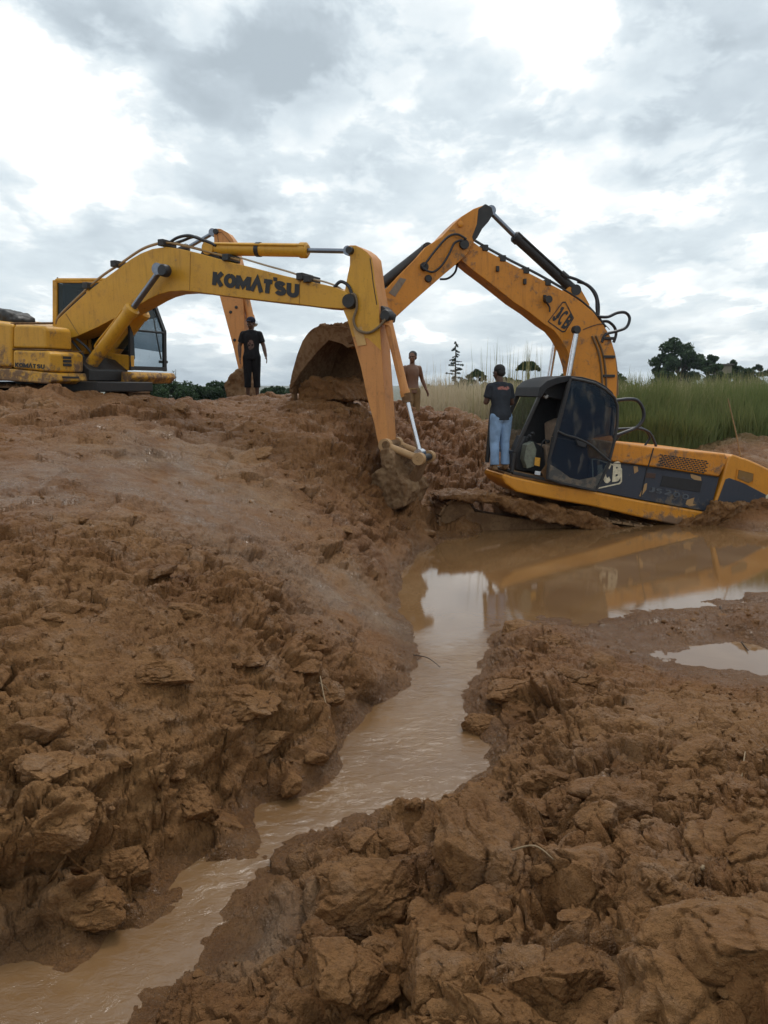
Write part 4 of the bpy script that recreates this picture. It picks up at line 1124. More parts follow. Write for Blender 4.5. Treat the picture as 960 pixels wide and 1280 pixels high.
eb = outline('emblem', JS, [(739.5, 573.5), (744, 573), (774, 582.5), (777.5, 586), (777.5, 602), (775, 605), (746, 611.5), (741, 610.5)], o0 + .004, .030, CREAM, np_)
lettering('lettering', "JCB", pixmap(JS, o0 + .004, (743, 606.5), (776, 600.5), (744.5, 582)), CREAM, np_, th=.27, gap=.10)
lettering('lettering', "200", pixmap(JS, o0 + .004, (829.5, 618), (861, 625.5), (831.5, 611)), GREYL, np_, th=.20, gap=.12)
lettering('lettering', "JS", pixmap(JS, o0 + .004, (811, 615), (827, 617.8), (813, 608.5)), GREYL, np_, th=.20, gap=.12)
# counterweight
prism('counterweight', JS, smooth_pts([(903, 600), (912, 570), (928, 572), (942, 577), (965, 588), (990, 602), (1000, 625), (995, 650), (950, 664), (900, 655), (890, 642)], 3), o0 - .01, o1 + .01, ORG_LOW, J, bevel=.04)
prism('dark_band', JS, [(907.5, 599), (912, 597.5), (930, 604), (957, 618), (978, 628), (980, 645), (958, 650), (940, 650), (894, 636)], o0 - .022, o0 + .1, NAVY, J, bevel=.01)
prism('lamp_recess', JS, [(924, 587.5), (942, 592), (941, 601), (936, 604), (922, 598)], o0 - .02, o0 + .05, paint('rust_mud', (.22, .12, .03), .5), J, bevel=.004)
outline('recess_rim', JS, [(921.5, 586), (943.5, 591.5), (942, 604), (936, 606.5), (920, 600)], o0 - .024, .02, ORG, J)
prism('emblem', JS, [(957.5, 620), (960, 618), (976, 626), (976, 640), (957, 641)], o0 - .028, o0 - .018, CREAM, J, bevel=0)
# mud thrown up round the tail
# --- cab (left-hand side of the machine faces the camera)
q0, q1 = -1.28, -.34
cf = bmesh.new()
def jbar(bm, a, b, off, th=.05, dep=.06):
    A, B = JS.p(*a, off, q0), JS.p(*b, off, q0); d = B - A; L = d.length; d.normalize()
    add_box(bm, (A + B) / 2, L, dep, th, d, JS.n, d.cross(JS.n))
NF = [((676, 492), (643, 566)), ((643, 566), (640, 591)), ((641, 591), (745, 612)), ((712, 473), (687, 575)), ((687, 575), (683, 598))]
for a, b in NF: jbar(cf, a, b, q0 + .02)
RF = [((676, 492), (643, 566), .08), ((643, 566), (640, 591), .06), ((770, 505), (766, 548), .06), ((740, 555), (735, 609), .06), ((712, 473), (683, 598), .05)]
for a, b, th in RF: jbar(cf, a, b, q1, th)
for a in ((676, 492), (643, 566), (640, 590)):
    A, B = JS.p(*a, q0 + .02, q0), JS.p(*a, q1, q0); add_box(cf, (A + B) / 2, .06, (B - A).length, .06, JS.e, JS.n)
for a, b in [((770, 505), (766, 545))]: jbar(cf, a, b, q0 + .05, .06)
jcab = finish(cf, 'cab', BLK, J, .012)
ROOFM = plain('roof_black', (.012, .012, .014), .7, 0, .3, 8)
roof = [(672, 496), (675, 484), (684, 476), (697, 471.5), (712, 469.5), (728, 471), (745, 475.5), (757, 482), (766, 490), (771.5, 502), (773, 510), (769, 508), (764, 499), (755, 491), (743, 484), (728, 479), (711, 477), (697, 480), (684, 486), (677, 497)]
prism('cab_roof', JS, roof, q0 - .03, q1 + .04, ROOFM, jcab, bevel=.012)
prism('roof_lining', JS, [(688, 486), (712, 478), (730, 481), (712, 500), (690, 496)], q0 + .25, q1 - .02, DARK, jcab, ref=q0, bevel=.01)
# rear part behind the door: dark blue glass in a frame, far window, rear bulkhead
prism('side_window', JS, [(713, 478), (742, 484), (763, 500), (769, 512), (765, 544), (740, 548), (738, 554), (690, 545)], q0 + .06, q0 + .066, GLS, jcab, bevel=0)
prism('lower_panel', JS, [(690, 546), (738, 556), (734, 610), (683, 598)], q0 + .05, q0 + .09, BLK, jcab, bevel=.01)
prism('rear_bulkhead', JS, [(728, 483), (762, 499), (767, 512), (764, 543), (740, 550), (734, 606), (724, 604), (720, 540)], q0 + .22, q1 - .05, DARK, jcab, ref=q0, bevel=.02)
FARG = glass('muddy_clear_glass', (.10, .09, .07), .25, .55)
prism('far_window', JS, [(679, 497), (708, 482), (720, 485), (712, 530), (668, 566), (645, 566)], q1 - .01, q1 - .004, FARG, jcab, ref=q0, bevel=0)
prism('interior_shadow', JS, [(703, 497), (712, 480), (735, 488), (722, 606), (670, 594), (672, 560)], q1 - .05, q1 - .02, DARK, jcab, ref=q0, bevel=.01)  # dark sheet added for the cab's shaded interior, blocking the view through
prism('floor_plate', JS, [(641, 588), (745, 609), (745, 612), (641, 591)], q0 + .02, q1, MUDD, jcab, ref=q0, bevel=.005)
# seat, console, levers, labels
TANF = plain('worn_tan_fabric', (.27, .19, .13), .9)
bm = bmesh.new()
add_prism(bm, JS, [(696, 530), (712, 523), (722, 545), (712, 585), (698, 583)], -1.08, -.56, ref=-1.08)
add_prism(bm, JS, [(682, 556), (712, 560), (714, 590), (684, 586)], -1.08, -.56, ref=-1.08)
finish(bm, 'seat', TANF, jcab, .03)
GRN = plain('grey_green_plastic', (.15, .16, .12), .6)
bm = bmesh.new(); add_prism(bm, JS, [(658, 556), (667, 552), (671, 562), (668, 583), (659, 586), (655, 574)], -1.20, -1.02); cs = finish(bm, 'console', GRN, jcab, .012)
bm = bmesh.new(); add_prism(bm, JS, [(648, 566), (657, 545), (680, 560), (684, 592), (646, 588)], -1.00, -.60); finish(bm, 'console_box', DARK, jcab, .02)
prism('warning_label', JS, [(669, 571.5), (675.5, 572.5), (674.5, 583), (668, 581.5)], -1.235, -1.228, plain('orange_label', (.62, .30, .03), .5), jcab, bevel=0)
prism('paper_label', JS, [(669, 588.5), (676, 589.5), (675, 594), (668.3, 593)], -1.30, -1.294, plain('white_label', (.6, .62, .65), .5), jcab, bevel=0)
for pts in ([(668, 566), (666, 555), (664, 548), (666, 542)], [(676, 566), (677, 556), (681, 550), (685, 552)], [(660, 560), (658, 549), (662, 545)]):
    lv = tube('control_lever', [JS.p(x, y, -1.05) for x, y in pts], .012, DARK, jcab, 8, 4)
    bm = bmesh.new(); bmesh.ops.create_icosphere(bm, subdivisions=2, radius=.032, matrix=Matrix.Translation(JS.p(*pts[-1], -1.05))); finish(bm, 'lever_knob', DARK, jcab)
bm = bmesh.new(); add_tube(bm, [JS.p(681, 497, -1.0), JS.p(684, 494, -1.0)], .035, 12); finish(bm, 'interior_lamp', plain('lamp_lens', (.7, .7, .68), .3), jcab)
prism('lower_front_guard', JS, [(684, 578), (712, 598), (716, 606), (682, 600), (676, 590)], q0 - .012, q0 + .0, MUDD, jcab, bevel=.004)
# the door folded back against the side
d0 = q0 - .09
dpts = [(713.5, 473), (728, 475.5), (744, 479.5), (757, 487), (768, 497), (772, 508), (771.5, 530), (768, 551), (760.5, 581), (752, 600), (744.5, 613.5), (724, 609), (700, 603.5), (684, 598), (686, 575), (695, 545), (704, 510)]
dr = bmesh.new()
PD = [JS.p(x, y, d0) for x, y in dpts]
add_tube(dr, PD + [PD[0]], .024, 8, False)
jd = finish(dr, 'cab_door', BLK, J)
tube('handrail', [JS.p(x, y, d0 - .05) for x, y in [(697, 539), (708, 544), (722, 548), (738, 556), (752, 568), (763, 577)]], .019, BLK, jd, 8, 5)
prism('door_handle', JS, [(720, 549.5), (734, 554), (732, 560), (722, 557)], d0 - .06, d0 - .02, DARK, jd, bevel=.01)
cx_ = sum(p_[0] for p_ in dpts) / len(dpts); cy_ = sum(p_[1] for p_ in dpts) / len(dpts)
ins = [(x + (cx_ - x) * .03, y + (cy_ - y) * .03) for x, y in dpts]
prism('door_glass', JS, ins, d0 - .003, d0 + .003, GLS, jd, bevel=0)
prism('door_foot', JS, [(684, 578), (700, 588), (712, 597), (724, 600), (744, 596), (753, 590), (744, 612), (724, 608), (684, 597)], d0 - .008, d0 - .004, paint('mud_splashed', (.06, .06, .055), .55, mudc=(.17, .13, .09)), jd, bevel=0)
# cables behind the cab
tube('hose', [JS.p(x, y, -.9) for x, y in [(768, 501), (785, 499), (797, 501), (804, 512), (804, 524), (796, 534), (782, 540), (766, 546)]], .030, BLKC, J, 8, 7)
tube('hose', [JS.p(x, y, -.8) for x, y in [(766, 537), (784, 536), (800, 536), (812, 541), (818, 552), (820, 558)]], .024, BLKC, J, 8, 7)
tube('hose', [JS.p(x, y, -.7) for x, y in [(766, 555), (780, 540), (800, 534), (812, 546), (806, 557)]], .018, BLKC, J, 8, 7)
# tracks: the near one shows as a mud-caked shelf
tu, tz = JS.uz(672, 640, -1.0)
for off in (-1.0, 1.05):
    tk = track(JS, tu + .28, tz - .33, 4.1, .66, off, .62, J, MUDP, 10)
bm = bmesh.new(); cc = JS.at(tu + .4, tz + .10, .0); add_tube(bm, [cc - Vector((0, 0, .3)), cc + Vector((.04, 0, .42))], .6, 24); add_box(bm, cc - Vector((0, 0, .25)), 1.9, 1.7, .4, JS.e, JS.n)
finish(bm, 'undercarriage', MUDD, J)
# mud caked over the top of the near track
bm = bmesh.new(); add_prism(bm, JS, [(550, 621), (575, 617), (610, 618), (640, 623), (690, 633), (740, 645), (796, 666), (804, 671), (790, 671), (755, 664), (735, 661), (715, 657), (690, 654), (660, 648), (640, 640), (622, 629), (575, 625), (552, 625)], -1.42, -.75)
tm = finish(bm, 'caked_mud', MUD_PLAIN, J); remesh_lump(tm, .035, .17, .22)
bm = bmesh.new(); add_prism(bm, JS, [(888, 640), (905, 628), (918, 634), (935, 626), (950, 640), (975, 632), (1010, 660), (990, 690), (900, 676), (880, 662), (850, 660)], -1.5, -1.2)
tm = finish(bm, 'caked_mud', MUD_PLAIN, J); remesh_lump(tm, .03, .20, .18)

# ================================================================== 3. the third digger, only its arm shows
TS = Side(-2.9, 19.0, -8)
T3 = empty('excavator', TS.at(-5, 1.2, 0), 'farther digger behind the yellow one, only its faded orange arm showing', 'excavator', 'excavators at the mud hole')
tarm = prism('arm', TS, [(267, 288), (270, 285.5), (276, 286), (285, 291), (291, 299), (294, 308), (300, 330), (303, 372), (305.5, 410), (304, 430), (303.5, 470), (302, 480), (300, 470), (291, 432), (283, 402), (274.5, 370), (270, 340), (268, 312)], -.17, .17, YEL_FADED, T3, bevel=.012)
outline('stiffener', TS, [(271, 290), (277, 290), (288, 302), (291, 315), (280, 315), (273, 305)], -.176, .02, paint('rusty_stiffener', (.22, .10, .03), .3), tarm)
disc('pivot_cap', TS, 269, 289, -.22, .07, .44, BLK, tarm)
for x, y in ((288, 390), (295, 384), (293, 425)): disc('grease_fitting', TS, x, y, -.19, .035, .03, BLK, tarm)
cylinder_pair(TS, (204, 323), (236, 309), (267, 291), 0, .09, .045, BLK, GRAYCH, T3, 'arm_cylinder')
cylinder_pair(TS, (305, 362), (314, 401), (317, 404), -.02, .085, .04, YEL_FADED, CHROME, T3, 'bucket_cylinder')
bm = bmesh.new()
for off in (-.15, .15): add_tube(bm, [TS.p(317, 404, off), TS.p(308, 448, off), TS.p(301, 470, off)], .035, 8)
finish(bm, 'bucket_link', MUDD, T3)
prism('boom', TS, [(285, 328), (276, 322), (240, 320), (200, 325), (160, 345), (110, 380), (60, 420), (70, 440), (120, 405), (170, 368), (210, 350), (245, 345), (280, 350), (290, 340)], -.22, .22, YEL_FADED, T3, bevel=.015)
tb = prism('bucket', TS, [(296, 462), (304, 462), (309, 480), (306, 500), (285, 500), (280, 480), (288, 470)], -.5, .5, MUDP, T3, bevel=0); remesh_lump(tb, .05, .15, .3)
prism('engine_hood', TS, [(-110, 425), (50, 425), (58, 440), (58, 475), (-110, 475)], -1.2, 1.2, YEL_FADED, T3, bevel=.05)
prism('cab', TS, [(62, 475), (62, 410), (100, 410), (112, 445), (112, 475)], .3, 1.2, YEL_FADED, T3, bevel=.04)
for off in (-1.0, 1.0): track(TS, TS.uz(0, 480, 0)[0], 1.75, 4.0, .8, off, .6, T3, MUDD)
bm = bmesh.new(); cc = TS.at(TS.uz(0, 480, 0)[0], 1.9, 0); add_box(bm, cc, 1.6, 1.6, .9, TS.e, TS.n); finish(bm, 'undercarriage', BLK, T3)
# ================================================================== people
def cloth(name, col, rough=.85, fold=.35, patch=None):
    """patch = (centre, radii, colour): a faded print in the garment's own coordinates"""
    m = bpy.data.materials.new(name); m.use_nodes = True
    t = NT(m.node_tree); m.node_tree.nodes.clear()
    p = t.n('ShaderNodeTexCoord').outputs['Object']
    n = t.noise(p, 5, 5, .6); n2 = t.noise(p, 22, 4, .6)
    c = t.mix(t.rng(n, .35, .7), (*[x * .72 for x in col], 1), (*[min(1, x * 1.25) for x in col], 1))
    if patch:
        v = t.vec('SUBTRACT', p, patch[0]); v = t.vec('ADD', v, t.vec('SCALE', t.vec('SUBTRACT', t.noise(p, 14, 3, .6, out=1), (.5, .5, .5)), scale=.05))
        l = t.vec('LENGTH', t.vec('DIVIDE', v, patch[1]))
        f = t.math('MULTIPLY', t.rng(l, 1.0, .85), t.rng(n2, .38, .52))
        c = t.mix(t.math('MULTIPLY', f, .85), c, (*patch[2], 1))
    b = t.n('ShaderNodeBsdfPrincipled'); t.put(b.inputs['Base Color'], c); b.inputs['Roughness'].default_value = rough
    b.inputs['Specular IOR Level'].default_value = .2
    bp = t.n('ShaderNodeBump'); bp.inputs['Strength'].default_value = fold; bp.inputs['Distance'].default_value = .06
    t.put(bp.inputs['Height'], t.noise(t.mapping(p, (1, 1, .6)), 13, 4, .55, .8)); t.put(b.inputs['Normal'], bp.outputs[0])
    o = t.n('ShaderNodeOutputMaterial'); t.t.links.new(b.outputs[0], o.inputs[0])
    return m


SKIN = plain('brown_skin', (.175, .085, .048), .5, 0, .12, 9, .4)
SKIN_DK = plain('dark_skin', (.085, .042, .026), .5, 0, .12, 9, .4)
HAIR = plain('black_hair', (.012, .010, .009), .7, 0, .3, 60)
EYE = plain('eye_dark', (.05, .04, .035), .2)


class Body:
    def __init__(s): s.bm = bmesh.new()
    def ell(s, c, r, rot=None):
        M = Matrix.Translation(Vector(c)) @ (rot or Matrix()) @ Matrix.Diagonal((*r, 1))
        bmesh.ops.create_icosphere(s.bm, subdivisions=3, radius=1, matrix=M)
    def cap(s, a, ra, b, rb, ends=True, flat=1.0):
        a, b = Vector(a), Vector(b)
        add_tube(s.bm, [a, a * .5 + b * .5, b], [ra, (ra + rb) / 2, rb], 20)
        if ends: s.ell(a, (ra,) * 3); s.ell(b, (rb,) * 3)
    def limb(s, pts, rad, ends=True):
        for (a, ra, b, rb) in zip(pts[:-1], rad[:-1], pts[1:], rad[1:]):
            s.cap(a, ra, b, rb, False)
        for i, (p_, r_) in enumerate(zip(pts, rad)):
            if ends or 0 < i < len(pts) - 1: s.ell(p_, (r_,) * 3)
    def done(s, name, mat, parent, M, voxel=.007, smooth=4):
        me = bpy.data.meshes.new(name); s.bm.to_mesh(me); s.bm.free()
        tmp = bpy.data.objects.new('tmp', me); COL.objects.link(tmp)
        r_ = tmp.modifiers.new('r', 'REMESH'); r_.mode = 'VOXEL'; r_.voxel_size = voxel
        sm = tmp.modifiers.new('s', 'SMOOTH'); sm.iterations = smooth; sm.factor = .5
        dg = bpy.context.evaluated_depsgraph_get()
        out = bpy.data.meshes.new_from_object(tmp.evaluated_get(dg)); out.name = name
        bpy.data.objects.remove(tmp)
        for p_ in out.polygons: p_.use_smooth = True
        out.transform(M); out.materials.clear(); out.materials.append(mat)
        o = bpy.data.objects.new(name, out); COL.objects.link(o)
        if parent: o.parent = parent
        return o


def hand(B, wrist, d, palm_n, side):
    """wrist point, direction of the hand, palm normal, side = +1/-1 where the thumb leaves"""
    d = d.normalized(); pn = (palm_n - d * palm_n.dot(d)).normalized(); sd = d.cross(pn) * side
    c = wrist + d * .045
    rot = Matrix((sd, pn, d)).transposed().to_4x4()
    B.ell(c, (.040, .016, .052), rot)
    for i, (L, sp) in enumerate(((.070, 1.5), (.080, .5), (.074, -.5), (.058, -1.5))):
        b0 = wrist + d * .088 + sd * (.0215 * sp); curl = pn * .35
        b1 = b0 + (d + sd * .05 * sp + curl * .3).normalized() * L * .5; b2 = b1 + (d * .8 + curl * 1.6).normalized() * L * .5
        B.cap(wrist + d * .05 + sd * (.018 * sp), .011, b0, .0098); B.cap(b0, .0095, b1, .0088); B.cap(b1, .0088, b2, .0075)
    t0 = wrist + d * .022 + sd * .030; t1 = t0 + (sd * .8 + d * .9 + pn * .3).normalized() * .040; t2 = t1 + (d + pn * .5 + sd * .1).normalized() * .032
    B.cap(t0, .014, t1, .011); B.cap(t1, .011, t2, .0085)


def person(loc, facing, label, H, lean=0.0, head_yaw=0.0, head_pitch=0.0, skin=SKIN, arms=None, shirt=None, legs=None, shoes=None, cap_mat=None, trouser=None, cuff=.10, hair=True, foot_dx=(.10, .10)):
    """faces -Y before turning; person's left is +X. Heights are given for a 1.72 m body, then scaled"""
    s = H / 1.72
    root = empty('person', loc, label, 'person')
    M = Matrix.Rotation(R(facing), 4, 'Z') @ Matrix.Scale(s, 4)
    Vv = Vector
    ln = lambda z, y=0: -(z - .92) * math.sin(R(lean)) + y        # forward lean above the hips
    sh_z, ch_z, wa_z = 1.40, 1.24, 1.06
    hipL, hipR = Vv((.09, 0, .90)), Vv((-.09, 0, .90))
    ank = legs or {'L': Vv((foot_dx[0], .02, .08)), 'R': Vv((-foot_dx[1], -.02, .08))}
    neck = Vv((0, ln(1.46, .01), 1.46))
    head = Vv((0, ln(1.62, -.015) - .02 * math.sin(R(lean)), 1.605))
    shL, shR = Vv((.168, ln(sh_z), sh_z - .02)), Vv((-.168, ln(sh_z), sh_z - .02))
    arms = arms or {}
    eL, wL = arms.get('L', (Vv((.25, ln(1.13), 1.13)), Vv((.27, ln(.9) - .04, .90))))
    eR, wR = arms.get('R', (Vv((-.25, ln(1.13), 1.13)), Vv((-.27, ln(.9) - .04, .90))))
    B = Body()
    def torso(Bq, g=0.0, z0=.86):
        prof = [(.84, .160, .112), (.93, .163, .112), (1.03, .142, .098), (1.14, .146, .100), (1.25, .163, .110), (1.34, .165, .104), (1.40, .135, .082), (1.445, .075, .062)]
        prof = [p_ for p_ in prof if p_[0] >= z0 - .03]
        prof = [(q.x, q.y, q.z) for q in curve([Vector(p_) for p_ in prof], 4)]
        rings = [[Bq.bm.verts.new((math.cos(a_) * (rx + g), (ln(z_) if z_ > .92 else 0) + math.sin(a_) * (ry + g), z_ + (g if z_ > 1.4 else 0))) for a_ in [2 * math.pi * j / 32 for j in range(32)]] for z_, rx, ry in prof]
        for a_, b_ in zip(rings[:-1], rings[1:]):
            for j in range(32): Bq.bm.faces.new((a_[j], a_[(j + 1) % 32], b_[(j + 1) % 32], b_[j]))
        Bq.bm.faces.new(rings[0][::-1]); Bq.bm.faces.new(rings[-1])
        for a_ in (shL, shR): Bq.ell(a_ + Vv((0, 0, -.005)), (.056 + g, .056 + g, .054 + g))
        Bq.cap((.05, ln(1.41), 1.415), .042 + g * .6, shL, .048 + g * .7); Bq.cap((-.05, ln(1.41), 1.415), .042 + g * .6, shR, .048 + g * .7)
    torso(B)
    B.cap((0, ln(1.40), 1.40), .062, neck + Vv((0, -.01, .06)), .054)
    HR = Matrix.Translation(head) @ Matrix.Scale(1.07, 4) @ Matrix.Rotation(R(head_yaw), 4, 'Z') @ Matrix.Rotation(R(head_pitch), 4, 'X')
    hp = lambda x, y, z: HR @ Vv((x, y, z))
    rot3 = HR.to_3x3().to_4x4()
    B.ell(hp(0, .012, .035), (.074, .092, .085), rot3); B.ell(hp(0, -.022, -.035), (.058, .068, .072), rot3)
    B.ell(hp(0, -.055, -.085), (.030, .026, .022), rot3)                      # chin
    B.cap(hp(0, -.088, .01), .010, hp(0, -.106, -.022), .015)                 # nose
    B.ell(hp(0, -.083, .028), (.055, .014, .010), rot3)                       # brow
    for x in (-1, 1):
        B.ell(hp(x * .076, .012, -.005), (.010, .020, .030), rot3); B.ell(hp(x * .036, -.070, -.022), (.020, .016, .018), rot3)
        B.ell(hp(x * .014, -.114 + .02, -.024), (.011, .011, .009), rot3)
    B.ell(hp(0, -.088, -.052), (.026, .010, .007), rot3); B.ell(hp(0, -.086, -.063), (.022, .010, .007), rot3)
    for (sh, e, w_, sd) in ((shL, eL, wL, 1), (shR, eR, wR, -1)):
        B.limb([sh, sh * .5 + e * .5, e, e * .65 + w_ * .35, w_], [.058, .052, .042, .043, .029])
        hd = (w_ - e).normalized(); pn = Vv((-sd, 0, 0)) if abs(hd.z) > .6 else Vv((0, 0, -1))
        # thumb towards the front (-Y)
        sdv = hd.cross((pn - hd * pn.dot(hd)).normalized()); k = 1 if sdv.y < 0 or (abs(sdv.y) < .2 and sdv.z > 0) else -1
        hand(B, w_, hd, pn, k)
    knees = {}
    for (h, a, sd) in ((hipL, ank['L'], 'L'), (hipR, ank['R'], 'R')):
        kn = h * .47 + a * .53 + Vv((0, -.035, 0)); knees[sd] = kn
        B.limb([h, h * .5 + kn * .5, kn, kn * .68 + a * .32 + Vv((0, .018, 0)), a], [.092, .080, .056, .056, .036])
        B.ell(a + Vv((0, .022, -.038)), (.034, .04, .038)); B.cap(a + Vv((0, -.03, -.035)), .036, a + Vv((0, -.13, -.052)), .028)
        for q in range(5):
            B.ell(a + Vv(((q - 2) * .016, -.158 + abs(q - 1.2) * .006, -.062)), (.010 + (.004 if q == (1 if sd == 'L' else 3) else 0), .022, .012))
    body = B.done('body', skin, root, M)
    # eyes
    for x in (-1, 1):
        bm = bmesh.new(); bmesh.ops.create_icosphere(bm, subdivisions=2, radius=.012, matrix=M @ Matrix.Translation(hp(x * .031, -.080, .008)))
        me = bpy.data.meshes.new('eye'); bm.to_mesh(me); bm.free(); me.materials.append(EYE)
        e_ = bpy.data.objects.new('eye', me); COL.objects.link(e_); e_.parent = root
    if cap_mat:
        Bq = Body(); Bq.ell(hp(0, .008, .058), (.088, .104, .078), rot3); Bq.ell(hp(0, -.085, .045), (.062, .062, .012), rot3 @ Matrix.Rotation(R(8), 4, 'X'))
        Bq.done('cap', cap_mat, root, M, .006)
    if hair:
        Bq = Body(); Bq.ell(hp(0, .026, .052), (.083, .094, .082), rot3); Bq.ell(hp(0, .060, .0), (.070, .056, .066), rot3)
        hh = Bq.done('hair', HAIR, root, M, .006)
        tx = bpy.data.textures.new('curl', 'CLOUDS'); tx.noise_scale = .02; d_ = hh.modifiers.new('d', 'DISPLACE'); d_.texture = tx; d_.strength = .012
    if shirt is not None:
        Bq = Body(); torso(Bq, .020)
        Bq.limb([shL, shL * .45 + eL * .55, shL * .30 + eL * .70], [.075, .070, .070], False)
        Bq.limb([shR, shR * .45 + eR * .55, shR * .30 + eR * .70], [.075, .070, .070], False)
        Bq.done('shirt', shirt, root, M, .008, 5)
    if trouser is not None:
        Bq = Body(); Bq.ell((0, .0, .93), (.168, .118, .07)); Bq.ell((.06, .038, .87), (.100, .082, .09)); Bq.ell((-.06, .038, .87), (.100, .082, .09))
        for (h, a, sd) in ((hipL, ank['L'], 'L'), (hipR, ank['R'], 'R')):
            kn = knees[sd]; end = kn + (a - kn) * (1 - cuff / .38)
            Bq.limb([h, h * .5 + kn * .5, kn, kn * .5 + end * .5 + Vv((0, .01, 0)), end], [.106, .097, .080, .075, .076], False)
            Bq.ell(h, (.102, .10, .10))
        Bq.done('trousers', trouser, root, M, .008, 5)
    if shoes:
        Bq = Body()
        for a in (ank['L'], ank['R']):
            Bq.ell(a + Vv((0, .02, -.035)), (.044, .052, .044)); Bq.cap(a + Vv((0, -.03, -.040)), .044, a + Vv((0, -.135, -.048)), .034); Bq.cap(a + Vv((0, 0, -.02)), .046, a + Vv((0, .005, .03)), .044)
        Bq.done('shoes', shoes, root, M, .008)
    return root


# man in black on the ridge, in front of the farther digger's arm
def on_ground(px, Y):
    X = (px - 480) / FPX * Y / CP
    for _ in range(3):
        z = float(ground_z(X, Y)[0]); d = Y * CP + (CAM_H - z) * SP; X = (px - 480) / FPX * d
    return Vector((X, Y, z))


P1 = on_ground(316, 16.8)
person(P1 - Vector((0, 0, .05)), 4, 'man in black t-shirt, black trousers and dark cap standing on the ridge', 1.64, head_yaw=-25, skin=SKIN_DK, cap_mat=cloth('navy_cap', (.015, .018, .035)), hair=False,
       shirt=cloth('black_shirt', (.012, .012, .014), patch=((0, -.14, 1.15 * .953), (.075, .12, .11), (.20, .13, .11))), trouser=cloth('black_trousers', (.010, .010, .012)), cuff=.16,
       arms={'L': (Vector((.26, -.02, 1.13)), Vector((.31, -.10, .91))), 'R': (Vector((-.255, .0, 1.13)), Vector((-.25, -.06, .89)))})
P2 = on_ground(515, 17.6)
P2.z = at_y(515, 440, 17.6).z - 1.72
person(P2, 25, 'bare-chested man in khaki shorts standing behind the red mud mound, looking left', 1.72, head_yaw=-40, skin=SKIN, trouser=cloth('khaki_shorts', (.24, .15, .07)), cuff=.34,
       arms={'L': (Vector((.26, .03, 1.14)), Vector((.33, -.03, .92))), 'R': (Vector((-.25, .0, 1.13)), Vector((-.22, -.10, .90)))}, shoes=BLKC)
Pj = JS.p(625, 588, -1.12)
person(Pj, 198, 'man in dark grey t-shirt and light blue jeans standing on the sunken digger', 1.63, lean=9, head_yaw=18, head_pitch=10, skin=SKIN_DK,
       shirt=cloth('grey_shirt', (.030, .034, .042), patch=((0.015, .06, 1.36 * .948), (.12, .25, .035), (.36, .14, .11))), trouser=cloth('pale_blue_jeans', (.24, .36, .54)), cuff=.02, shoes=MUDP,
       arms={'L': (Vector((.235, -.10, 1.13)), Vector((.10, -.30, 1.16))), 'R': (Vector((-.235, -.09, 1.12)), Vector((-.13, -.31, 1.08)))}, foot_dx=(.11, .10))
bm = bmesh.new(); add_tube(bm, curve([JS.p(x, y, -.95) for x, y in [(609, 578), (611, 555), (613, 530), (616, 508), (623, 500)]], 5), .035, 10)
finish(bm, 'grab_rail', BLK, J)
# ================================================================== vegetation
def leafmat(name, a, b, rough=.6):
    m = bpy.data.materials.new(name); m.use_nodes = True
    t = NT(m.node_tree); m.node_tree.nodes.clear()
    v = t.n('ShaderNodeAttribute', attribute_name='var').outputs['Fac']
    d = t.n('ShaderNodeBsdfPrincipled'); t.put(d.inputs['Base Color'], t.mix(v, (*a, 1), (*b, 1))); d.inputs['Roughness'].default_value = rough
    d.inputs['Specular IOR Level'].default_value = .25
    tl = t.n('ShaderNodeBsdfTranslucent'); t.put(tl.inputs[0], t.mix(v, (*[x * 1.1 for x in a], 1), (*[x * 1.1 for x in b], 1)))
    mx = t.n('ShaderNodeMixShader'); mx.inputs[0].default_value = .25; t.put(mx.inputs[1], d.outputs[0]); t.put(mx.inputs[2], tl.outputs[0])
    o = t.n('ShaderNodeOutputMaterial'); t.t.links.new(mx.outputs[0], o.inputs[0])
    return m


LEAF = leafmat('dark_leaves', (.018, .038, .015), (.050, .088, .030))
LEAF2 = leafmat('mid_leaves', (.020, .038, .014), (.050, .080, .024))
LEAF3 = leafmat('dull_needles', (.014, .026, .020), (.032, .050, .036))
BARK = plain('grey_brown_bark', (.07, .055, .042), .9, 0, .4, 6)
rng_ = np.random.default_rng(11)


def leaves(centers, radii, n, size, flat=.75):
    """n leaf-clump faces spread over clumps; returns V, F, var"""
    k = len(centers); C = np.array(centers); Rr = np.array(radii)
    wgt = (Rr ** 2); wgt = wgt / wgt.sum(); idx = rng_.choice(k, n, p=wgt)
    d = rng_.normal(size=(n, 3)); d /= np.linalg.norm(d, axis=1)[:, None]
    rad = Rr[idx] * (.45 + .65 * rng_.random(n) ** .6)
    P = C[idx] + d * rad[:, None] * np.array([1, 1, flat])
    a = rng_.normal(size=(n, 3)); a /= np.linalg.norm(a, axis=1)[:, None]
    b = np.cross(a, rng_.normal(size=(n, 3))); b /= np.linalg.norm(b, axis=1)[:, None]
    s = size * (.5 + rng_.random(n))[:, None]
    Vx = np.stack([P - a * s, P - b * s * .5, P + a * s, P + b * s * .5], 1).reshape(-1, 3)
    Fx = np.arange(n * 4).reshape(-1, 4)
    cv = rng_.random(k)[idx] * .6 + rng_.random(n) * .4
    return Vx, Fx, np.repeat(cv, 4)


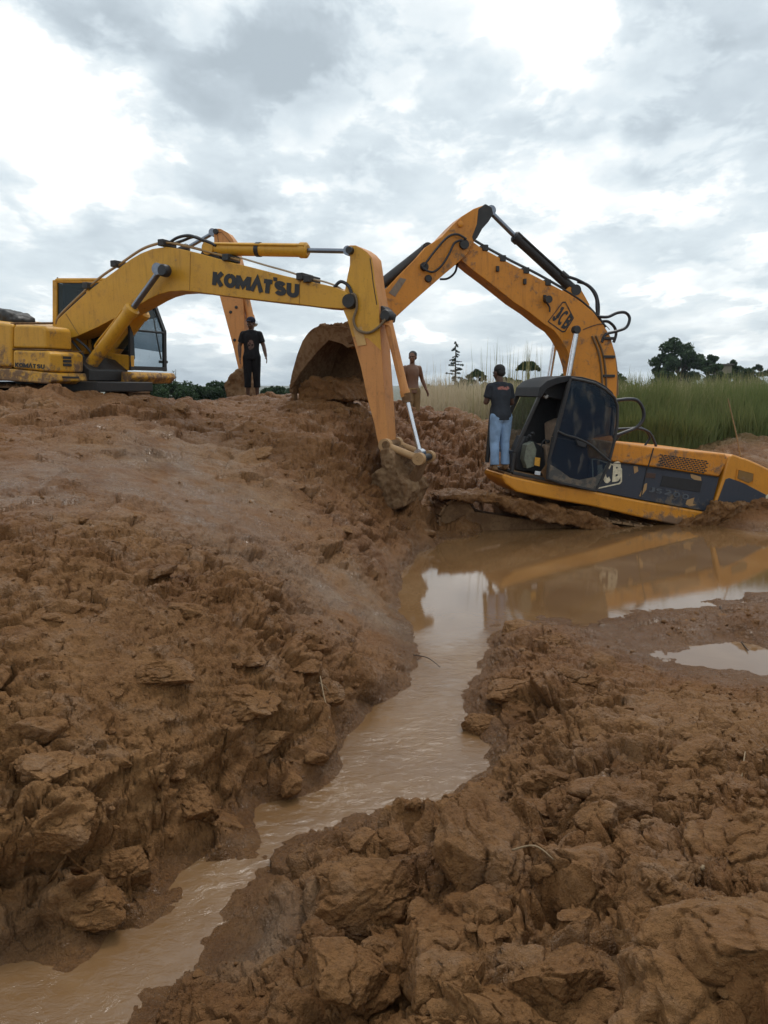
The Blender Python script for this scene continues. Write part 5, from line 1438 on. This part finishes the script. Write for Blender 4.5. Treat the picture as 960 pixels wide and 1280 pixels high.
def tree(name, loc, h, spread, label, mat=LEAF, kind='round', seed=0, group=None, dens=1.0, cat='tree', trunk_h=.3):
    rd = random.Random(seed)
    root = empty(name, loc, label, cat, group)
    L0 = Vector(loc); cl, cr = [], []
    bm = bmesh.new()
    lean = Vector((rd.uniform(-.06, .06) * h, 0, 0))
    top = L0 + Vector((0, 0, h * (.93 if kind in ('spire', 'bare') else .84 if kind == 'palm' else .62))) + lean
    add_tube(bm, curve([L0 - Vector((0, 0, .4)), L0 + Vector((0, 0, h * .25)) + lean * .3, top], 5), [h * .028 * (1 - .85 * i / 10) for i in range(11)], 8)
    if kind == 'spire':
        for q in range(40):
            f = .10 + .86 * q / 39; ang = rd.uniform(0, 6.28); L = spread * 1.15 * (1.02 - f) ** 1.25 * rd.uniform(.45, 1.1) + .05 * spread
            b0 = L0 + lean * f + Vector((0, 0, h * f)); b1 = b0 + Vector((math.cos(ang) * L, math.sin(ang) * L, -.05 * h + rd.uniform(0, .06) * h))
            add_tube(bm, [b0, b1], [h * .008, h * .003], 5)
            for c in range(3):
                p_ = b0.lerp(b1, .4 + .3 * c); cl.append(p_); cr.append(h * rd.uniform(.010, .030) * (1.15 - f * .7))
    elif kind == 'palm':
        for q in range(20):
            ang = q * 2.4; L = spread * rd.uniform(.6, 1.05); up = rd.uniform(-.3, .9)
            pts = [top + Vector((math.cos(ang) * L * s_, math.sin(ang) * L * s_, L * (up * s_ - (up + .55) * s_ * s_))) for s_ in (0, .3, .6, .85, 1)]
            for p_ in curve(pts, 4): cl.append(p_); cr.append(spread * .11)
        top2 = top
    elif kind == 'bare':
        for q in range(26):
            f = .3 + .66 * rd.random(); ang = rd.uniform(0, 6.28); L = spread * (1.1 - f) * rd.uniform(.5, 1.1)
            b0 = L0 + Vector((0, 0, h * f * .93)); b1 = b0 + Vector((math.cos(ang) * L, math.sin(ang) * L, L * .6)); add_tube(bm, [b0, b1], [h * .007, h * .003], 4)
            cl.append(b1); cr.append(h * .03)
    else:
        nb = 11 if kind == 'round' else 9
        for q in range(nb):
            ang = q * 2.4 + rd.uniform(-.4, .4); rr_ = spread * math.sqrt((q + .5) / nb) * rd.uniform(.75, 1.05)
            zz = h * (trunk_h + (1 - trunk_h) * (1 - .55 * (rr_ / spread) ** 2) * rd.uniform(.62, .98))
            e_ = L0 + Vector((math.cos(ang) * rr_, math.sin(ang) * rr_, zz * .93)) + lean
            b0 = L0 + Vector((0, 0, h * rd.uniform(.2, .5))) + lean * .5
            add_tube(bm, curve([b0, b0.lerp(e_, .5) + Vector((0, 0, h * .04)), e_], 3), [h * .012, h * .011, h * .009, h * .008, h * .006, h * .005, h * .004][:7], 6)
            for c in range(4):
                cl.append(e_ + Vector((rd.uniform(-1, 1), rd.uniform(-1, 1), rd.uniform(-.8, .35))) * spread * .26); cr.append(spread * rd.uniform(.12, .26))
            if kind == 'bush' or trunk_h < .2:
                for c in range(4): cl.append(Vector((e_.x, e_.y, L0.z + h * rd.uniform(.05, .6)))); cr.append(spread * rd.uniform(.15, .28))
    finish(bm, 'trunk', BARK, root)
    n = int({'round': 9000, 'bush': 9000, 'spire': 2600, 'palm': 2600, 'bare': 260}[kind] * dens)
    Vx, Fx, cv = leaves(cl, cr, n, h * {'round': .026, 'bush': .040, 'spire': .012, 'palm': .026, 'bare': .008}[kind])
    o = from_arrays('crown', Vx - np.array(L0), Fx, mat, None, False, {'var': cv}); o.parent = root
    return root


def bearing(px, Y, py_top, spread_px):
    """ground point under a pixel column at distance Y, and the height that reaches py_top"""
    d = at_y(px, py_top, Y); z0 = .7
    return Vector((d.x, Y, z0)), d.z - z0, spread_px / FPX * Y


BG = 'trees beyond the mud hole'
def T_(px, Y, pyt, spx, label, **kw):
    loc, h, sp = bearing(px, Y, pyt, spx)
    return tree(kw.pop('name', 'tree'), loc, h, sp, label, group=BG, **kw)


T_(852, 120, 417, 30, 'large spreading dark tree rising above the reeds on the right', seed=3, dens=1.5, trunk_h=.15)
T_(886, 125, 441, 15, 'small round tree just right of the large spreading tree', seed=5)
T_(913, 130, 444, 11, 'small tree above the pale hut', seed=6)
T_(926, 135, 452, 8, 'tiny palm-like tree right of the pale hut', kind='palm', mat=LEAF2, seed=8)
T_(948, 130, 452, 9, 'small tree at the right edge above the reeds', seed=9)
T_(972, 130, 450, 12, 'bushy tree just past the right edge of the reeds', seed=10)
T_(570, 85, 424, 24, 'tall thin spire-shaped tree with sparse drooping branches', kind='spire', mat=LEAF3, seed=12, dens=1.3, name='conifer')
T_(596, 80, 459, 15, 'low round tree beside the spire-shaped tree', seed=13, mat=LEAF2)
T_(578, 75, 472, 16, 'low bush under the spire-shaped tree', seed=14, mat=LEAF2, kind='bush', cat='bush', name='bush')
T_(637, 60, 463, 16, 'low leafy bush between the grey-shirted man and the palm', seed=15, mat=LEAF2, kind='bush', cat='bush', name='bush')
T_(662, 62, 444, 14, 'short palm with a ragged crown left of the digger boom', kind='palm', seed=16, mat=LEAF2, name='palm_tree', dens=1.6)
T_(702, 70, 462, 7, 'small dark tree glimpsed beside the bright cylinder rod', seed=17)
T_(776, 72, 450, 10, 'dark tree showing just right of the orange boom', seed=18, trunk_h=.1)
T_(897, 112, 452, 15, 'broad low bush in front of the pale hut', seed=41, kind='bush', cat='bush', name='bush')
T_(832, 115, 458, 14, 'low dark bush at the left foot of the large spreading tree', seed=42, kind='bush', cat='bush', name='bush')
T_(935, 118, 457, 16, 'low dark hedge-like bush near the right edge', seed=43, kind='bush', cat='bush', name='bush')
T_(536, 90, 478, 9, 'small bush on the horizon beside the bare-chested man', seed=31, kind='bush', cat='bush', name='bush')
T_(205, 60, 473, 38, 'wide dark green bush under the yellow cab', kind='bush', seed=21, cat='bush', name='bush', dens=2.2)
T_(180, 55, 476, 25, 'dark green bush directly behind the digger tracks', kind='bush', seed=22, cat='bush', name='bush', dens=1.5)
T_(217, 66, 458, 9, 'thin almost bare little tree sticking out of the dark bushes', kind='bare', seed=23)
T_(268, 62, 478, 26, 'dark bush left of the man in black', kind='bush', seed=24, cat='bush', name='bush', dens=1.8)
T_(343, 66, 477, 18, 'low dark bush right of the man in black', kind='bush', seed=25, cat='bush', name='bush', dens=1.4)
T_(372, 70, 480, 14, 'low dark bush left of the raised bucket', kind='bush', seed=28, cat='bush', name='bush')
T_(434, 58, 471, 12, 'green bush seen between the bucket and the yellow arm', kind='bush', seed=26, cat='bush', name='bush', mat=LEAF2)
T_(455, 66, 479, 16, 'low bush right behind the yellow arm', kind='bush', seed=27, cat='bush', name='bush')

# pale hut among the far trees
loc, h, sp = bearing(903, 118, 455, 9)
hut = empty('hut', loc, 'small pale hut with a flat dark roof among the far trees', 'hut')
def box_part(name, c, sx, sy, sz, mat, parent, bev=.03):
    bm = bmesh.new(); add_box(bm, c, sx, sy, sz); return finish(bm, name, mat, parent, bev)
box_part('wall', loc + Vector((0, 0, h / 2 - .1)), 2.0, 2.0, h - .25, plain('pale_wall', (.22, .19, .14), .9), hut)
box_part('roof', loc + Vector((-.1, 0, h - .1)), 2.6, 2.6, .18, plain('roof_sheet', (.10, .085, .075), .8), hut)
box_part('door', loc + Vector((-.4, -1.02, h * .38)), .8, .06, h * .6, DARK, hut, 0)

# ---- reeds: one mass of tall grass
GR = bpy.data.materials.new('reeds'); GR.use_nodes = True
t = NT(GR.node_tree); GR.node_tree.nodes.clear()
va = t.n('ShaderNodeAttribute', attribute_name='var').outputs['Fac']
c = t.ramp(va, [(0, (.145, .175, .065)), (.28, (.21, .215, .09)), (.5, (.31, .28, .15)), (.75, (.43, .36, .23)), (1.0, (.52, .43, .30))])
d = t.n('ShaderNodeBsdfDiffuse'); t.put(d.inputs[0], c); tl = t.n('ShaderNodeBsdfTranslucent'); t.put(tl.inputs[0], c)
mx = t.n('ShaderNodeMixShader'); mx.inputs[0].default_value = .3; t.put(mx.inputs[1], d.outputs[0]); t.put(mx.inputs[2], tl.outputs[0])
o = t.n('ShaderNodeOutputMaterial'); t.t.links.new(mx.outputs[0], o.inputs[0])


def blades(P, Hh, W, var, bend, head=None):
    n = len(P); ang = rng_.random(n) * math.pi * 2; wa = rng_.normal(0, .6, n)
    D = np.stack([np.cos(ang), np.sin(ang), np.zeros(n)], -1) * bend[:, None]; Wd = np.stack([np.cos(wa), np.sin(wa), np.zeros(n)], -1)
    Z = np.array([0, 0, 1.0]); rows = []
    for f, wf in ((0, 1), (.4, .9), (.75, .6), (1.0, .08)):
        c_ = P + Z * (Hh * (f - .10 * f * f * bend * 2))[:, None] + D * (Hh * f * f)[:, None]
        rows += [c_ - Wd * (W * wf / 2)[:, None], c_ + Wd * (W * wf / 2)[:, None]]
    Vx = np.stack(rows, 1).reshape(-1, 3); b = np.arange(n)[:, None, None] * 8
    q = np.array([[0, 1, 3, 2], [2, 3, 5, 4], [4, 5, 7, 6]])[None]
    return Vx, (b + q).reshape(-1, 4), np.repeat(var, 8)


def macro_z(X, Y):
    z, a, s = macro(X, Y); return z


N = 110000
Yg = 16.3 + (rng_.random(N) ** 1.9) * 34; u = rng_.random(N)
Xl = .8 + (Yg - 16.6) * .02; Xr = Yg * .62 + 1.5
Xg = Xl + u * (Xr - Xl)
edge = Yg - (16.3 + 4.2 * sstep(3.6, 2.6, Xg) + .55 * fbm(Xg * .7, Xg * 0 + 4, 3, k=201) + .9 * sstep(4, 2, Xg) + .35 * sstep(9, 6, Xg) * 0)
ok = edge > 0; Xg, Yg, edge = Xg[ok], Yg[ok], edge[ok]; N = len(Xg)
dens_n = fbm(Xg * .35, Yg * .35, 3, k=211)
Zg = macro_z(Xg, Yg)
drift = fbm(Xg * .28, Yg * .12, 3, k=221)
tall = 1.34 + .22 * fbm(Xg * 1.9, Yg * 1.9, 2, k=233) + .28 * fbm(Xg * .5, Yg * .5, 3, k=231) - .10 * sstep(5, 1, Xg)
Hh = tall * (.45 + .6 * rng_.random(N)) * (.55 + .45 * sstep(0, 1.4, edge))
var = np.clip(.48 + .75 * drift + .45 * (rng_.random(N) - .45) + .30 * sstep(5.5, 2.5, Xg) + .12 * sstep(.5, 1.3, Hh), 0, 1)
lowgreen = (Hh < .6) | (fbm(Xg * .6, Yg * .2, 2, k=241) > .28)
var = np.where(lowgreen & (Xg > 4.5), var * .72, var)
v1 = blades(np.stack([Xg, Yg, Zg - .05], -1), Hh, .010 + .016 * rng_.random(N), var, .06 + .42 * rng_.random(N) ** 2)
# seed stems standing above the rest
M_ = 1500
Ys = 20.5 + rng_.random(M_) ** 1.4 * 22; Xs = .8 + rng_.random(M_) * (Ys * .6)
v2 = blades(np.stack([Xs, Ys, macro_z(Xs, Ys)], -1), 1.2 + .42 * rng_.random(M_), .008 + .004 * rng_.random(M_), .55 + .4 * rng_.random(M_), .03 + .10 * rng_.random(M_))
# tuft of very tall canes near the man on the digger
M2 = 46; Xt = rng_.normal(3.15, .45, M2); Yt = rng_.normal(19, .4, M2)
v3 = blades(np.stack([Xt, Yt, macro_z(Xt, Yt)], -1), 1.65 + .5 * rng_.random(M2), np.full(M2, .016), .25 + .3 * rng_.random(M2), .02 + .05 * rng_.random(M2))
Vs, Fs, As, offn = [], [], [], 0
for (a, b, c_) in (v1, v2, v3): Vs.append(a); Fs.append(b + offn); As.append(c_); offn += len(a)
tag(from_arrays('reed_grass', np.concatenate(Vs), np.concatenate(Fs), GR, None, False, {'var': np.concatenate(As)}), 'tall green and straw-coloured reeds filling the field behind the sunken digger', 'grass', kind='stuff')

# ---- broken clods and crumbs lying on the banks
def ico(n):
    bm = bmesh.new(); bmesh.ops.create_icosphere(bm, subdivisions=n, radius=1)
    v = np.array([q.co[:] for q in bm.verts]); f = np.array([[w_.index for w_ in q.verts] for q in bm.faces]); bm.free(); return v, f


def clod_shape(IV, k, cuts=9, fine=.06):
    P = IV * (1 + .42 * fbm3(IV + k * 3.1, 1.1, 3, .5, k=k))[:, None]
    for _ in range(cuts):                                     # broken faces
        nrm = rng_.normal(size=3); nrm /= np.linalg.norm(nrm); dd = P @ nrm; lim = .42 + .42 * rng_.random()
        P = P - np.outer(np.clip(dd - lim, 0, None), nrm) * .9
    r_ = np.linalg.norm(P, axis=1)[:, None] + 1e-6; Nn = P / r_
    crumbly = sstep(-.15, .2, fbm3(IV + k, 1.4, 2, k=k + 50))
    d = .12 * fbm3(P + k, 2.6, 4, .55, k=k + 5) + crumbly * (fine * 1.2 - np.abs(fbm3(P + k, 5.5, 4, .65, k=k + 9)) * fine * 4.5) - .10 * np.exp(-(fbm3(P, 1.9, 3, k=k + 20) / .05) ** 2)
    return P + Nn * d[:, None]


def place(V, F, X, Y, Z, sx, sy, sz, th, tx=0.0):
    c_, s_ = math.cos(th), math.sin(th); ct, st = math.cos(tx), math.sin(tx)
    v = V * np.array([sx, sy, sz]); v = np.stack([v[:, 0], v[:, 1] * ct - v[:, 2] * st, v[:, 1] * st + v[:, 2] * ct], -1)
    return np.stack([v[:, 0] * c_ - v[:, 1] * s_ + X, v[:, 0] * s_ + v[:, 1] * c_ + Y, v[:, 2] + Z], -1)


VV, FF, off_ = [], [], 0
def push(v, f):
    global off_
    VV.append(v); FF.append(f + off_); off_ += len(v)


def first_hit(px, py):
    d = ray(px, py); ts = np.geomspace(1.2, 30, 700)
    g = ground_z(d.x * ts, d.y * ts); i = int(np.argmax(CAM_H + d.z * ts < g + .003)); return d.x * ts[i], d.y * ts[i], float(g[i])


B6, F6 = ico(6); B4, F4 = ico(4); B2, F2_ = ico(2)
DG0 = bpy.context.evaluated_depsgraph_get(); DG0.update()
BIG = [(612, 1090, .17, .26, .20, .2, .5), (735, 1105, .19, .17, .14, .9, .2), (560, 1200, .17, .22, .13, -.5, .35), (880, 1235, .26, .20, .14, .5, .3), (700, 1235, .12, .12, .09, 1.2, 0),
       (800, 1020, .20, .15, .12, .3, .3), (690, 985, .18, .14, .11, 2.0, .2), (930, 1075, .20, .16, .13, 1.0, .2), (950, 1180, .20, .17, .12, .1, .3), (820, 1110, .13, .12, .10, .7, .1),
       (480, 1120, .16, .13, .09, .4, .2), (430, 1215, .14, .12, .08, 1.4, 0), (780, 1255, .15, .12, .08, .2, .2), (620, 1270, .16, .12, .08, 2.4, .1), (870, 950, .17, .14, .10, 1.9, .2),
       (640, 860, .17, .14, .08, .6, 0), (720, 850, .20, .15, .09, 1.6, 0), (690, 800, .17, .14, .07, .1, 0), (610, 905, .12, .10, .07, .1, 0),
       (70, 1030, .16, .13, .08, .2, .2), (150, 1085, .17, .13, .09, 1.3, 0), (240, 1000, .17, .13, .09, 2.1, .2), (330, 925, .16, .13, .08, .6, 0), (300, 870, .17, .14, .10, .2, .3), (60, 960, .14, .12, .07, .9, 0),
       (405, 870, .15, .13, .08, 1.1, 0), (200, 840, .17, .13, .06, .3, 0), (115, 1130, .15, .11, .07, 0, 0)]
for q, (px, py, a, b, c_, th, tx) in enumerate(BIG):
    d_ = ray(px, py).normalized(); _h, co_, *_r = SC.ray_cast(DG0, Vector((0, 0, CAM_H)), d_)
    X, Y, Z = co_ + Vector((d_.x, d_.y, 0)) * c_ * .45
    push(place(clod_shape(B6, 100 + q, 13, .035), F6, X, Y, Z - c_ * .35, a * 1.3, b * 1.3, c_ * 1.3, th, tx), F6)
def on_surface(Xc, Yc, zc, h):
    e_ = .06; gx = np.clip((macro_z(Xc + e_, Yc) - zc) / e_, -1.1, 1.1); gy = np.clip((macro_z(Xc, Yc + e_) - zc) / e_, -1.1, 1.1)
    nl = np.sqrt(1 + gx ** 2 + gy ** 2)
    return Xc - gx / nl * h, Yc - gy / nl * h, zc + h / nl


variants = [clod_shape(B4, 200 + q, 10, .07) for q in range(22)]
M4 = 1900
rr = .9 * (17 / .9) ** (rng_.random(M4) ** .85); aa = R(-50) + rng_.random(M4) * R(100)
Xc, Yc = rr * np.sin(aa), rr * np.cos(aa); zc, ac, sc_ = macro(Xc, Yc)
ok = (zc > .06) & (rng_.random(M4) < np.clip((ac - .25) * 1.5, 0, 1) * (1 - sc_)) & (Yc < 16.2)
Xc, Yc, rr, zc, ac = [q[ok] for q in (Xc, Yc, rr, zc, ac)]; hc, _ = relief(Xc, Yc, ac, zc)
Xc, Yc, Zt = on_surface(Xc, Yc, zc, hc)
for i in range(len(Xc)):
    s_ = (.022 + .085 * rng_.random() ** 2.0) * (.7 + min(rr[i], 10) / 9)
    push(place(variants[i % 22], F4, Xc[i], Yc[i], Zt[i] - s_ * .22, s_ * rng_.uniform(.8, 1.5), s_, s_ * rng_.uniform(.45, .8), rng_.random() * 6.3, rng_.uniform(-.4, .4)), F4)
tag(from_arrays('mud_clods', np.concatenate(VV), np.concatenate(FF), MUD_PLAIN, None, True), 'broken clods of wet brown mud heaped over the banks of the stream', 'mud clods', kind='stuff')
VV, FF, off_ = [], [], 0
variants = [clod_shape(B2, 300 + q, 8, .10) for q in range(16)]
M3 = 28000
rr = .9 * (15 / .9) ** (rng_.random(M3) ** .8); aa = R(-42) + rng_.random(M3) * R(84)
Xc, Yc = rr * np.sin(aa), rr * np.cos(aa); zc, ac, sc_ = macro(Xc, Yc)
cl_n = fbm(Xc * 2.4, Yc * 2.4, 3, k=301)
ok = (zc > .04) & (rng_.random(M3) < np.clip(ac * 1.2 * (1 - sc_), .02, 1)) & (cl_n > .0) & (Yc < 16.2)
Xc, Yc, rr, zc, ac = [q[ok] for q in (Xc, Yc, rr, zc, ac)]; hc, _ = relief(Xc, Yc, ac, zc)
sz = np.minimum((.004 + .015 * rng_.random(len(Xc)) ** 3) * (.6 + rr / 7), .040)
Xc, Yc, Zt = on_surface(Xc, Yc, zc, hc)
for i in range(len(Xc)):
    push(place(variants[i % 16], F2_, Xc[i], Yc[i], Zt[i], sz[i] * 1.2, sz[i], sz[i] * .75, (i * 2.4) % 6.3, (i % 7 - 3) * .12), F2_)
tag(from_arrays('mud_crumbs', np.concatenate(VV), np.concatenate(FF), MUD_PLAIN, None, True), 'loose crumbs of brown mud strewn between the larger clods', 'mud crumbs', kind='stuff')

# ---- twigs, roots and stalks lying about
DG = bpy.context.evaluated_depsgraph_get(); DG.update()
STRAW = plain('dry_stalk', (.26, .18, .10), .8, 0, .2, 30)
ROOT = plain('dark_root', (.06, .035, .02), .8, 0, .2, 30)
def stalk(name, pts, r, mat, label, cat, lift=.02):
    P = []
    for q in pts: P.append(at_y(*q) if isinstance(q, tuple) else q)
    if all(not isinstance(q, tuple) for q in pts) and len(P) > 2:      # lie along the straight depth between the two ends
        n_ = len(P) - 1; C0 = Vector((0, 0, CAM_H))
        for i in range(1, n_):
            yy = P[0].y + (P[-1].y - P[0].y) * i / n_; d_ = P[i] - C0; P[i] = C0 + d_ * (yy / d_.y)
    c0 = P[0].copy(); bm = bmesh.new(); C_ = curve(P, 6); add_tube(bm, C_, [r * (1 - .6 * i / len(C_)) for i in range(len(C_))], 6)
    me = bpy.data.meshes.new(name); bm.to_mesh(me); bm.free(); me.transform(Matrix.Translation(-c0)); me.materials.append(mat)
    for p_ in me.polygons: p_.use_smooth = True
    o = bpy.data.objects.new(name, me); COL.objects.link(o); o.location = c0
    return tag(o, label, cat)
def gpt(px, py, up=.03):
    """first hit of a pixel ray with the finished ground"""
    d = ray(px, py)
    hit, co, *_ = SC.ray_cast(DG, Vector((0, 0, CAM_H)), d.normalized())
    return co + Vector((0, 0, up * .5))
stalk('twig', [gpt(877, 1090, .02), gpt(900, 1052, .06), gpt(922, 1000, .05), gpt(931, 945, .04)], .006, STRAW, 'long curved dry stalk lying across the clods at lower right', 'twig')
stalk('twig', [gpt(640, 1068, .03), gpt(668, 1066, .05), gpt(692, 1078, .02)], .004, STRAW, 'short pale root sticking out of the dark gap between two big clods', 'twig')
stalk('twig', [gpt(400, 850, .06), gpt(405, 875, .05), gpt(412, 900, .02)], .006, STRAW, 'dry grass stem hanging down the left bank of the stream', 'twig')
stalk('twig', [gpt(398, 856, .03), gpt(410, 868, .06), gpt(414, 890, .03)], .004, STRAW, 'finer bent grass stem beside the one on the left bank', 'twig')
stalk('twig', [gpt(900, 760, .03), gpt(915, 790, .05), gpt(935, 815, .03)], .010, ROOT, 'thin dark stick leaning from the mud strip to the right-hand puddle', 'twig')
stalk('twig', [gpt(517, 820, .02), gpt(535, 826, .05), gpt(550, 836, .03)], .006, ROOT, 'thin dark root reaching over the stream from its left bank', 'twig')
a = JS.at(JS.uz(926, 572, -.6)[0], JS.uz(926, 572, -.6)[1], -.6)
stalk('reed_stalk', [a, at_y(921, 545, 13.6), at_y(914, 515, 13.8), at_y(910, 498, 13.9)], .014, STRAW, 'single tall dry reed leaning up behind the tail of the sunken digger', 'reed')

# ---- thin air: far things fade a little
bm = bmesh.new(); add_box(bm, (0, 0, 35), 8600, 8600, 90)
hz = bpy.data.materials.new('air'); hz.use_nodes = True; t = NT(hz.node_tree); hz.node_tree.nodes.clear()
pv = t.n('ShaderNodeVolumePrincipled'); pv.inputs['Color'].default_value = (.80, .90, 1.0, 1); pv.inputs['Density'].default_value = .00018; pv.inputs['Anisotropy'].default_value = .2
o = t.n('ShaderNodeOutputMaterial'); t.t.links.new(pv.outputs[0], o.inputs['Volume'])
hb = finish(bm, 'haze', hz, None, 0, False); hb['kind'] = 'stuff'
